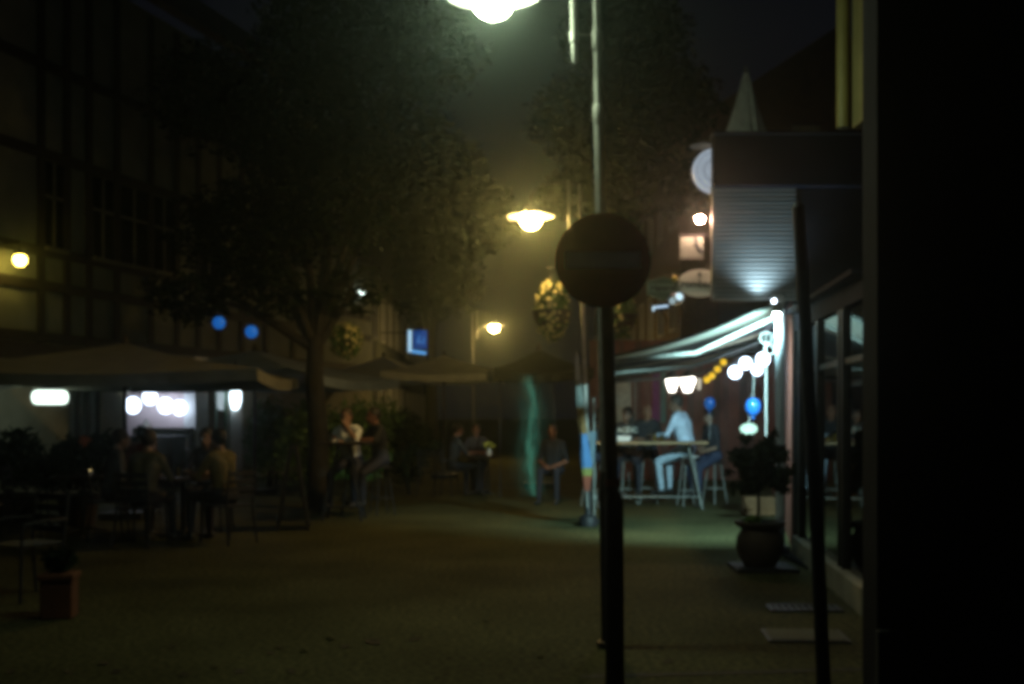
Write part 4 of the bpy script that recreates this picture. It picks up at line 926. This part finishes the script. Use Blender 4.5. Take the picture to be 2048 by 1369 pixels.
def bush(label, c, r, n, leaf, seed, m_, lumps=6, name='shrub'):
    rd = random.Random(seed); t = thing(name, label, 'shrub', (c[0], c[1], 0), 0, 'shrubs behind the terrace')
    cl_ = [((0, 0, r[2]), (r[0] * .8, r[1] * .8, r[2] * .95))] + [((rd.uniform(-.6, .6) * r[0], rd.uniform(-.6, .6) * r[1], r[2] * rd.uniform(.6, 1.6)), (r[0] * .5, r[1] * .5, r[2] * .4)) for k in range(lumps)]
    mb = MB(); leaf_cloud(mb, cl_, n, leaf, seed); mb.build('foliage', m_, t)
    mb = MB()
    for k in range(5): mb.tube([(rd.uniform(-.1, .1), rd.uniform(-.1, .1), 0), (rd.uniform(-.3, .3) * r[0], rd.uniform(-.3, .3) * r[1], r[2]), (rd.uniform(-.6, .6) * r[0], rd.uniform(-.6, .6) * r[1], r[2] * 1.6)], [.025, .015, .005], 6)
    mb.build('stems', M_bark, t); return t
bush('green shrub touching the post right of the green door', (-5.0, 23.6), (.7, .6, 1.03), 2600, .06, 21, M_leaf_lit)
bush('shrub directly behind the tree trunk', (-3.75, 20.6), (.75, .6, .98), 2800, .06, 22, M_leaf_lit)
bush('yellow-green shrub behind the person at the far high table', (-2.75, 20.6), (.8, .6, 1.0), 3000, .06, 23, M_leaf_lit)
bush('dark shrub under the pale far parasol', (-2.0, 21.4), (.65, .6, .85), 2000, .06, 24, M_leaf_dark)

# flower baskets
def basket(label, c, r, seed, flowers, up=.5, sq=(1, 1, 1)):
    rd = random.Random(seed); t = thing('flower_basket', label, 'flower basket', c, 0, 'hanging flower baskets')
    MB().lathe([(0, -r * .75), (r * .35, -r * .68), (r * .6, -r * .35), (r * .7, 0), (r * .66, 0), (r * .5, -r * .3), (0, -r * .6)], (0, 0, 0), 20).build('bowl', M_wood_dark, t, True)
    mb = MB(); leaf_cloud(mb, [((0, 0, .0), (r * sq[0], r * sq[1], r * sq[2]))], 1300, r * .14, seed); mb.build('foliage', M_leaf_lit, t)
    mb = MB()
    for k in range(flowers):
        d = Vector((rd.gauss(0, 1), rd.gauss(0, 1), rd.gauss(0, 1) + .3)).normalized(); p = Vector((d.x * r * sq[0], d.y * r * sq[1], d.z * r * sq[2])) * rd.uniform(.88, 1.03)
        a = d.cross(Vector((.3, .2, 1))).normalized(); b_ = d.cross(a); s = r * rd.uniform(.06, .10)
        mb.add([p + d * s * .3] + [p + (a * math.cos(q * PI / 3) + b_ * math.sin(q * PI / 3)) * s for q in range(6)], [(0, q + 1, (q + 1) % 6 + 1) for q in range(6)])
    fl = mb.build('blossoms', mat('cream_blossom', (.50, .46, .20), .7, 0, .2, 5), t); fl['kind'] = 'stuff'
    mb = MB()
    for k in range(3): mb.tube([(r * .66 * math.cos(k * 2.1), r * .66 * math.sin(k * 2.1), 0), (0, 0, r + up)], .004, 5)
    mb.build('chains', M_metal_dark, t); return t
basket('flower basket left of the no-entry disc, cream blossoms lit by the lamp', P(1104, 622, 15.75), .40, 31, 190, .15, (.62, .8, 1.12))
basket('flower basket peeping out right of the no-entry disc', P(1240, 630, 15.75), .36, 32, 60, .15, (.7, .8, 1.0))
basket('round flower ball hanging just right of the tree trunk', P(692, 682, 18.3), .30, 33, 170, .5, (.95, .95, 1.05))
s_ = thing('basket_bracket', 'crossbar on the second lamp post carrying two flower baskets', 'bracket', (1.0, 15.72, 3.55))
MB().tube([(-.52, .03, 0), (.52, .03, 0)], .014, 8).build('bar', M_metal_dark, s_); MB().tube([(-.03, -.02, -.05), (-.03, -.02, .05)], .05, 12).build('clamp', M_metal_dark, s_)

# blue balls in the tree
for (px, py, lb) in ((438, 646, 'blue ball in the branches, left and higher of the pair'), (503, 664, 'blue ball in the branches, right and lower of the pair')):
    lantern('blue_ball', lb, px, py, 17.2, .098, mat('blue_ball_glow', (.03, .16, .55), .3, emit=(.01, .12, .48), estr=.75), .5, 'blue balls in the tree', 'ornament')

# ------------------------------------------------------------------ left terrace furniture and people
def chair(label, loc, rz, m_=M_black, group='terrace chairs'):
    t = thing('terrace_chair', label, 'chair', loc, rz, group)
    for k in range(5): MB().box((0, -.18 + k * .09, .45), (.42, .075, .022), bev=.005).build('seat_slat', m_, t)
    for sx in (-1, 1):
        MB().tube([(sx * .20, .20, .44), (sx * .22, .23, 0)], .014, 8).build('leg', m_, t); MB().tube([(sx * .20, -.25, .88), (sx * .20, -.20, .44), (sx * .22, -.26, 0)], .014, 8).build('leg', m_, t, True)
        MB().tube([(sx * .22, -.22, .65), (sx * .24, .0, .66), (sx * .22, .20, .64), (sx * .205, .21, .45)], .013, 8).build('armrest', m_, t, True)
    for k in range(4): MB().box((0, -.215 - k * .011, .56 + k * .09), (.40, .014, .055), bev=.004).build('back_slat', m_, t)
    return t
def table(label, loc, r=.4, h=.74, m_=M_wood_dark, rz=0):
    t = thing('terrace_table', label, 'table', loc, rz, 'terrace tables')
    MB().lathe([(0, h - .03), (r - .01, h - .03), (r, h - .02), (r, h - .006), (r - .01, h), (0, h)], (0, 0, 0), 32).build('top', m_, t, True)
    MB().tube([(0, 0, .03), (0, 0, h - .03)], .03, 12).build('column', M_black, t, True)
    for k in range(4): a = k * PI / 2 + .4; MB().tube([(0, 0, .08), (.28 * math.cos(a), .28 * math.sin(a), .02)], [.022, .016], 8).build('foot', M_black, t)
    return t
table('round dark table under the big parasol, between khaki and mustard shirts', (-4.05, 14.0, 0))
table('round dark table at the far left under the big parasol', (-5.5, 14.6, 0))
dk = (.02, .02, .024)
person('person in khaki shirt with back to the camera under the big parasol', (-4.30, 13.25, 0), R(-10), .46, (.085, .075, .04), dk, (.03, .02, .015), lean=12, tz=.74)
chair('dark chair under the person in the khaki shirt', (-4.30, 13.2, 0), R(-10))
person('person with mustard sleeve at the right of the left terrace table', (-3.42, 13.55, 0), R(55), .46, (.11, .085, .025), dk, (.02, .015, .01), lean=8, tz=.74, bare_arms=False)
chair('dark chair under the person with the mustard sleeve', (-3.37, 13.5, 0), R(55))
person('person in dark top facing the camera behind the left terrace table', (-3.95, 14.85, 0), R(175), .46, (.04, .045, .06), dk, (.02, .015, .01), lean=8, tz=.74, hair_kind='long')
chair('dark chair under the person facing the camera at the left terrace', (-3.95, 14.9, 0), R(175))
person('person in grey-blue top seated left of the khaki shirt', (-4.95, 14.05, 0), R(-60), .46, (.04, .05, .055), dk, (.015, .012, .01), lean=8, arms='lap')
chair('dark chair under the person in the grey-blue top', (-5.0, 14.02, 0), R(-60))
person('person in red-orange top seated before the lit bar opening', P(285, 1000, 17.4) * 1.0, R(30), .46, (.12, .03, .018), dk, (.02, .015, .01), arms='lap', lean=6).location.z = 0
chair('dark chair under the person in the red-orange top', (P(285, 0, 17.4).x, 17.36, 0), R(30))
chair('empty dark slatted chair in the left foreground', (-4.05, 9.5, 0), R(150), M_metal_dark)
chair('empty dark chair at the far left terrace table', (-6.1, 14.3, 0), R(-80))
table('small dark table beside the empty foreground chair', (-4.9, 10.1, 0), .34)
glass_thing('small glass on the left terrace table', (-3.9, 13.9, .742), .12, .033, cola)
glass_thing('beer glass on the left terrace table', (-4.15, 14.15, .742), .17, .036, beer)
c = Vector((P(180, 0, 14.6).x, 14.6, .742)); t = thing('table_candle', 'tiny candle light on the far left table', 'candle', c)
MB().lathe([(0, 0), (.03, 0), (.032, .06), (.028, .06), (.026, .01), (0, .01)], (0, 0, 0), 14).build('cup', M_white, t, True); MB().ball((0, 0, .055), .012, 8, 6, (1, 1, 1.6)).build('flame', glow('flame', (1, .75, .3), 2), t)
# terracotta planter box near left
t = thing('terracotta_planter', 'square terracotta planter on the ground, lower left', 'planter', (P(119, 0, 8.6).x, 8.6, 0), R(8))
MB().box((0, 0, .15), (.23, .23, .30), bev=.012).build('box', M_terra, t); MB().box((0, 0, .315), (.26, .26, .05), bev=.012).build('rim', M_terra, t)
mb = MB(); leaf_cloud(mb, [((0, 0, .43), (.13, .13, .10))], 220, .045, 41); mb.build('foliage', M_leaf_dark, t)
# bushes in tubs at far left
t = thing('oleander_tub', 'dark leafy tub plant with an orange flower before the dim window', 'potted plant', (-5.95, 15.6, 0))
MB().lathe([(0, 0), (.22, 0), (.28, .40), (.30, .42), (.27, .42), (.2, .05), (0, .05)], (0, 0, 0), 24).build('tub', M_pot, t, True)
mb = MB(); leaf_cloud(mb, [((0, 0, .85), (.5, .45, .45)), ((.35, 0, 1.1), (.3, .3, .25)), ((-.35, 0, .7), (.3, .3, .3))], 1700, .06, 42); mb.build('foliage', M_leaf_dark, t)
mb = MB(); leaf_cloud(mb, [((.22, -.35, 1.17), (.08, .06, .07))], 40, .045, 43); mb.build('flower', mat('orange_flower', (.55, .13, .03), .6), t)
t = thing('laurel_tub', 'dark leafy tub plant at the far left edge below the drum lamp', 'potted plant', (-6.9, 15.8, 0))
MB().lathe([(0, 0), (.22, 0), (.28, .40), (.30, .42), (.27, .42), (.2, .05), (0, .05)], (0, 0, 0), 24).build('tub', M_pot, t, True)
mb = MB(); leaf_cloud(mb, [((0, 0, .9), (.45, .45, .5)), ((.3, 0, .7), (.3, .3, .25))], 1600, .06, 44); mb.build('foliage', M_leaf_dark, t)

# A-board
t = thing('chalkboard_stand', 'dark A-frame chalkboard stand with pale edge beside the tree', 'sign', (-2.92, 15.2, 0), R(99))
for s_ in (-1, 1):
    MB().box((0, s_ * .115, .56), (.56, .02, 1.06), 0, R(s_ * 9)).build('board', M_black, t)
    for x_ in (-.30, .30): MB().box((x_, s_ * .115, .56), (.035, .035, 1.13), 0, R(s_ * 9)).build('frame', M_wood_dark, t)
# far high table with two people
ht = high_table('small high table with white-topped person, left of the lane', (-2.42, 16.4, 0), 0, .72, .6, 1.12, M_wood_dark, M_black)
person('person in white top leaning on the small high table', (-2.40, 17.0, 0), R(165), .74, (.66, .70, .68), dk, (.05, .03, .02), lean=14, tz=1.1, arms='chin', skin=(.30, .17, .11), head_turn=10)
stool('dark stool under the person in the white top', (-2.40, 17.05, 0), .2, M_black, M_black, .74)
person('person in black at the right end of the small high table', (-1.98, 17.15, 0), R(120), .74, (.014, .014, .016), dk, (.02, .015, .01), lean=8, tz=1.1, skin=(.2, .09, .055))
stool('dark stool under the person in black at the small high table', (-1.96, 17.15, 0), .5, M_black, M_black, .74)
glass_thing('pale glass on the small high table', (-2.62, 16.4, 1.124), .15, .035, mat('milk', (.6, .6, .5), .4))
t = thing('napkin', 'crumpled pale napkin on the small high table', 'napkin', (-2.52, 16.3, 1.122)); mb = MB(); leaf_cloud(mb, [((0, 0, .025), (.06, .05, .02))], 24, .04, 51); mb.build('paper', M_white, t)
# centre group
table('low dark table of the seated pair in the middle of the lane', (-.62, 21.2, 0), .36)
person('left person in dark clothes of the pair seated mid-lane', (-1.12, 21.5, 0), R(-70), .46, dk, dk, (.02, .015, .01), lean=6, tz=.74, skin=(.2, .085, .05))
chair('dark chair under the left person of the mid-lane pair', (-1.17, 21.5, 0), R(-70))
person('right person in dark clothes of the pair seated mid-lane', (-.68, 21.95, 0), R(175), .46, (.03, .02, .02), dk, (.02, .015, .01), lean=6, tz=.74, skin=(.2, .075, .04))
chair('dark chair under the right person of the mid-lane pair', (-.68, 22.0, 0), R(175))
chair('empty dark chair left of the mid-lane pair', (-1.42, 20.9, 0), R(-40))
t = thing('flower_vase', 'small vase of yellow-green flowers on the mid-lane table', 'vase', (-.42, 21.1, .742))
MB().lathe([(0, 0), (.04, 0), (.055, .06), (.03, .12), (.035, .14), (.02, .13), (0, .02)], (0, 0, 0), 16).build('vase', M_white, t, True)
mb = MB(); leaf_cloud(mb, [((0, 0, .2), (.12, .08, .07))], 60, .04, 52); mb.build('flowers', mat('yellow_flowers', (.5, .48, .08), .6), t)
# teal lens-flare streak, imitated by an added see-through glowing sheet
t = thing('teal_flare_streak', 'wavy teal-green lens-flare streak mid-lane, added as a glowing sheet', 'flare streak', P(1060, 1010, 20.6)); t.location.z = 0
vm = bpy.data.materials.new('teal_flare'); vm.use_nodes = True; n_ = vm.node_tree; n_.nodes.clear()
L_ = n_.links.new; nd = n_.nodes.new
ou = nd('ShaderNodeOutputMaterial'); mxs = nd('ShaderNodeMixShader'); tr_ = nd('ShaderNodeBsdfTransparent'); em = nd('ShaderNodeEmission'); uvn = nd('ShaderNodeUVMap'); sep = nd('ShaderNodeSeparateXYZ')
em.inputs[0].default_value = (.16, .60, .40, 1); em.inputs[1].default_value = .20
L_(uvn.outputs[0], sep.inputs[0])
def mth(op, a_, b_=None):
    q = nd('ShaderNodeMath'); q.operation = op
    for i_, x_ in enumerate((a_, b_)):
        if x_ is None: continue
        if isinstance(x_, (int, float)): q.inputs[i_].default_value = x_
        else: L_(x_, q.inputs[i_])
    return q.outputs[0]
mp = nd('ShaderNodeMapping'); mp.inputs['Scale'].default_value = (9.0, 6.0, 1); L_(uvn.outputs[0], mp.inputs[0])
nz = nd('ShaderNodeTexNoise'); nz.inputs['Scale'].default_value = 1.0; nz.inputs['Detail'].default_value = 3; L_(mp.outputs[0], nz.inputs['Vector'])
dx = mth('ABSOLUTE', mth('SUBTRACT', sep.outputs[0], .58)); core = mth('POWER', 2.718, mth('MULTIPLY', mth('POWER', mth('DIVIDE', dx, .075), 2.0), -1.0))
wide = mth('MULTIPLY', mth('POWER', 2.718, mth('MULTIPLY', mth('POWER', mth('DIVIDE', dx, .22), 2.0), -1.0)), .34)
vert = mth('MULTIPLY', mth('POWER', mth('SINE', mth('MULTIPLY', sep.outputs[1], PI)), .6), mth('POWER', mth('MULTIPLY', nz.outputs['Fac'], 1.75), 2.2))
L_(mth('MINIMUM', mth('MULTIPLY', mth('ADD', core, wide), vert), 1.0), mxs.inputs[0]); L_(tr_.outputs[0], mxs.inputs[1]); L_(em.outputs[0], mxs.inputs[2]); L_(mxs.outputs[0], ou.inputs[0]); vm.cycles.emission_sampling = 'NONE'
t['label'] = 'upright teal-green lens-flare streak mid-lane, added as a glowing sheet'; t['category'] = 'flare_streak'; t.name = 'teal_flare'  # stands in for the flare streak; no cloth hangs here
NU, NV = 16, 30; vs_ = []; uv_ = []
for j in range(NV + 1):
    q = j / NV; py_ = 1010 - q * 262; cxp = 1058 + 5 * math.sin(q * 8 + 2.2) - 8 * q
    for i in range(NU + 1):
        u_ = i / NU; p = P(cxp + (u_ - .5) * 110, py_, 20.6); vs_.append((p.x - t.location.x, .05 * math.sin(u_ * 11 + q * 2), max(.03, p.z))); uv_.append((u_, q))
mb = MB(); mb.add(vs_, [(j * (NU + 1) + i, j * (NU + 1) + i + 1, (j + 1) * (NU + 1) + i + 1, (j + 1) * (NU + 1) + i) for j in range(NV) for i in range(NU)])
vo = mb.build('flare_sheet', vm, t, True); ul = vo.data.uv_layers.new(name='UVMap')
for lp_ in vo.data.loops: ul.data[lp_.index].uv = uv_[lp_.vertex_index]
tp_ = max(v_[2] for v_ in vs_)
MB().tube([(-.55, 0, tp_ + .01), (.45, 0, tp_ + .01)], .008, 6).build('added_rail', M_black, t)  # rail and posts are made up to hold the flare sheet
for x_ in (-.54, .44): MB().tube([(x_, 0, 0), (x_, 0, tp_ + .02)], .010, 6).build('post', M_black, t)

# fallen leaves in the foreground
M_dead = mat('dead_leaf', (.03, .018, .008), .8, 0, .4, 20)
lf = None; spots = [(748, 1288), (692, 1295), (664, 1280), (557, 1297), (541, 1309), (610, 1304), (430, 1337), (347, 1295), (208, 1330), (137, 1347), (20, 1347), (478, 1347), (370, 1352), (583, 1345), (832, 1281), (975, 1244), (1165, 1085), (1335, 1325), (1083, 1315), (230, 1347)]
for i, (px, py) in enumerate(spots):
    Y = GY(py); p = P(px, py, Y)
    if lf is None:
        mb = MB(); lv = [(0, -1, .0), (.35, -.6, .08), (.55, -.1, .16), (.3, .3, .06), (.0, .9, .12), (-.3, .35, .10), (-.6, -.05, .02), (-.32, -.55, .1), (0, -.2, .0)]
        mb.add(lv, [(8, k, (k + 1) % 8) for k in range(8)]); mb.tube([(0, -1, 0), (.05, -1.5, .06)], .03, 5)
        lf = mb.build('fallen_leaf', M_dead); o = lf
    else: o = lf.copy(); COL.objects.link(o)
    s = random.uniform(.040, .065) * (1.6 if i == 0 else 1); o.location = (p.x, p.y, .006); o.scale = (s, s, s); o.rotation_euler = (R(random.uniform(-12, 12)), R(random.uniform(-12, 12)), random.uniform(0, 6.28))
    tag(o, {0: 'largest dark fallen leaf on the foreground ground, left of centre', 16: 'fallen leaf farthest away, on the ground left of the post', 17: 'fallen leaf lying between the sign post and the leaning post', 18: 'fallen leaf lying just left of the sign post base', 15: 'lone fallen leaf on the ground below the middle of the lane'}.get(i, 'small dark curled fallen leaf scattered on the left foreground ground'), 'leaf', 'fallen leaves on the paving')

# ------------------------------------------------------------------ houses farther down the lane
def house(label, x0, x1, y0, y1, h, side, seed, m_):
    rd = random.Random(seed); t = thing('town_house', label, 'building')
    MB().box(((x0 + x1) / 2, (y0 + y1) / 2, h / 2), (abs(x1 - x0), y1 - y0, h)).build('wall', m_, t)
    mb = MB(); xm = (x0 + x1) / 2; e = .4
    mb.prism([(-abs(x1 - x0) / 2 - e, 0), (abs(x1 - x0) / 2 + e, 0), (0, 3.0)], -(y1 - y0) - .2, (xm, y0 - .1, h + .003), (1, 0, 0), (0, 0, 1)); mb.build('roof', mat('roof_tiles', (.1, .05, .035)), t)
    fx_ = x1 if side > 0 else x0
    ny = max(1, int((y1 - y0) / 2.2))
    for fl_ in range(int(h / 3)):
        for k in range(ny):
            yc = y0 + (k + .5) * (y1 - y0) / ny; zc = 1.7 + fl_ * 2.9
            wn = MB().box((fx_ + side * .015, yc, zc), (.03, .95, 1.35)).build('window', M_dark_glass, t)
            mb = MB()
            for s in (-1, 1): mb.box((fx_ + side * .04, yc + s * .5, zc), (.06, .07, 1.5)); mb.box((fx_ + side * .04, yc, zc + s * .71), (.06, .94, .07))
            mb.box((fx_ + side * .035, yc, zc), (.04, .05, 1.33)); mb.build('frame', M_white, wn)
    return t
house('dark gabled house beyond the blue light sign on the left', -12, -4.35, 34.8, 46, 8.5, 1, 61, M_render_cream)
house('far dark house on the left side closing the lane', -14, -4.6, 46.5, 60, 9.5, 1, 62, mat('grey_render', (.2, .2, .18), .85))
house('dark house beyond the bar on the right of the lane', 4.6, 13, 31.0, 44, 9.0, -1, 63, mat('brown_render', (.2, .16, .11), .85))
house('far dark house on the right side of the lane', 4.2, 13, 44.5, 58, 8.5, -1, 64, M_render_cream)

# ------------------------------------------------------------------ haze
hz = bpy.data.materials.new('night_haze'); hz.use_nodes = True
t = hz.node_tree; t.nodes.clear(); o = t.nodes.new('ShaderNodeOutputMaterial'); v = t.nodes.new('ShaderNodeVolumePrincipled')
v.inputs['Color'].default_value = (.80, .98, .86, 1); v.inputs['Density'].default_value = HZ; v.inputs['Anisotropy'].default_value = .93; v.inputs['Density Attribute'].default_value = ''
hz.cycles.homogeneous_volume = True; hz.cycles.volume_sampling = 'MULTIPLE_IMPORTANCE'
t.links.new(v.outputs[0], o.inputs['Volume'])
h = MB().box((0, 24, 9.0), (60, 96, 20)).build('haze', hz); h['kind'] = 'stuff'
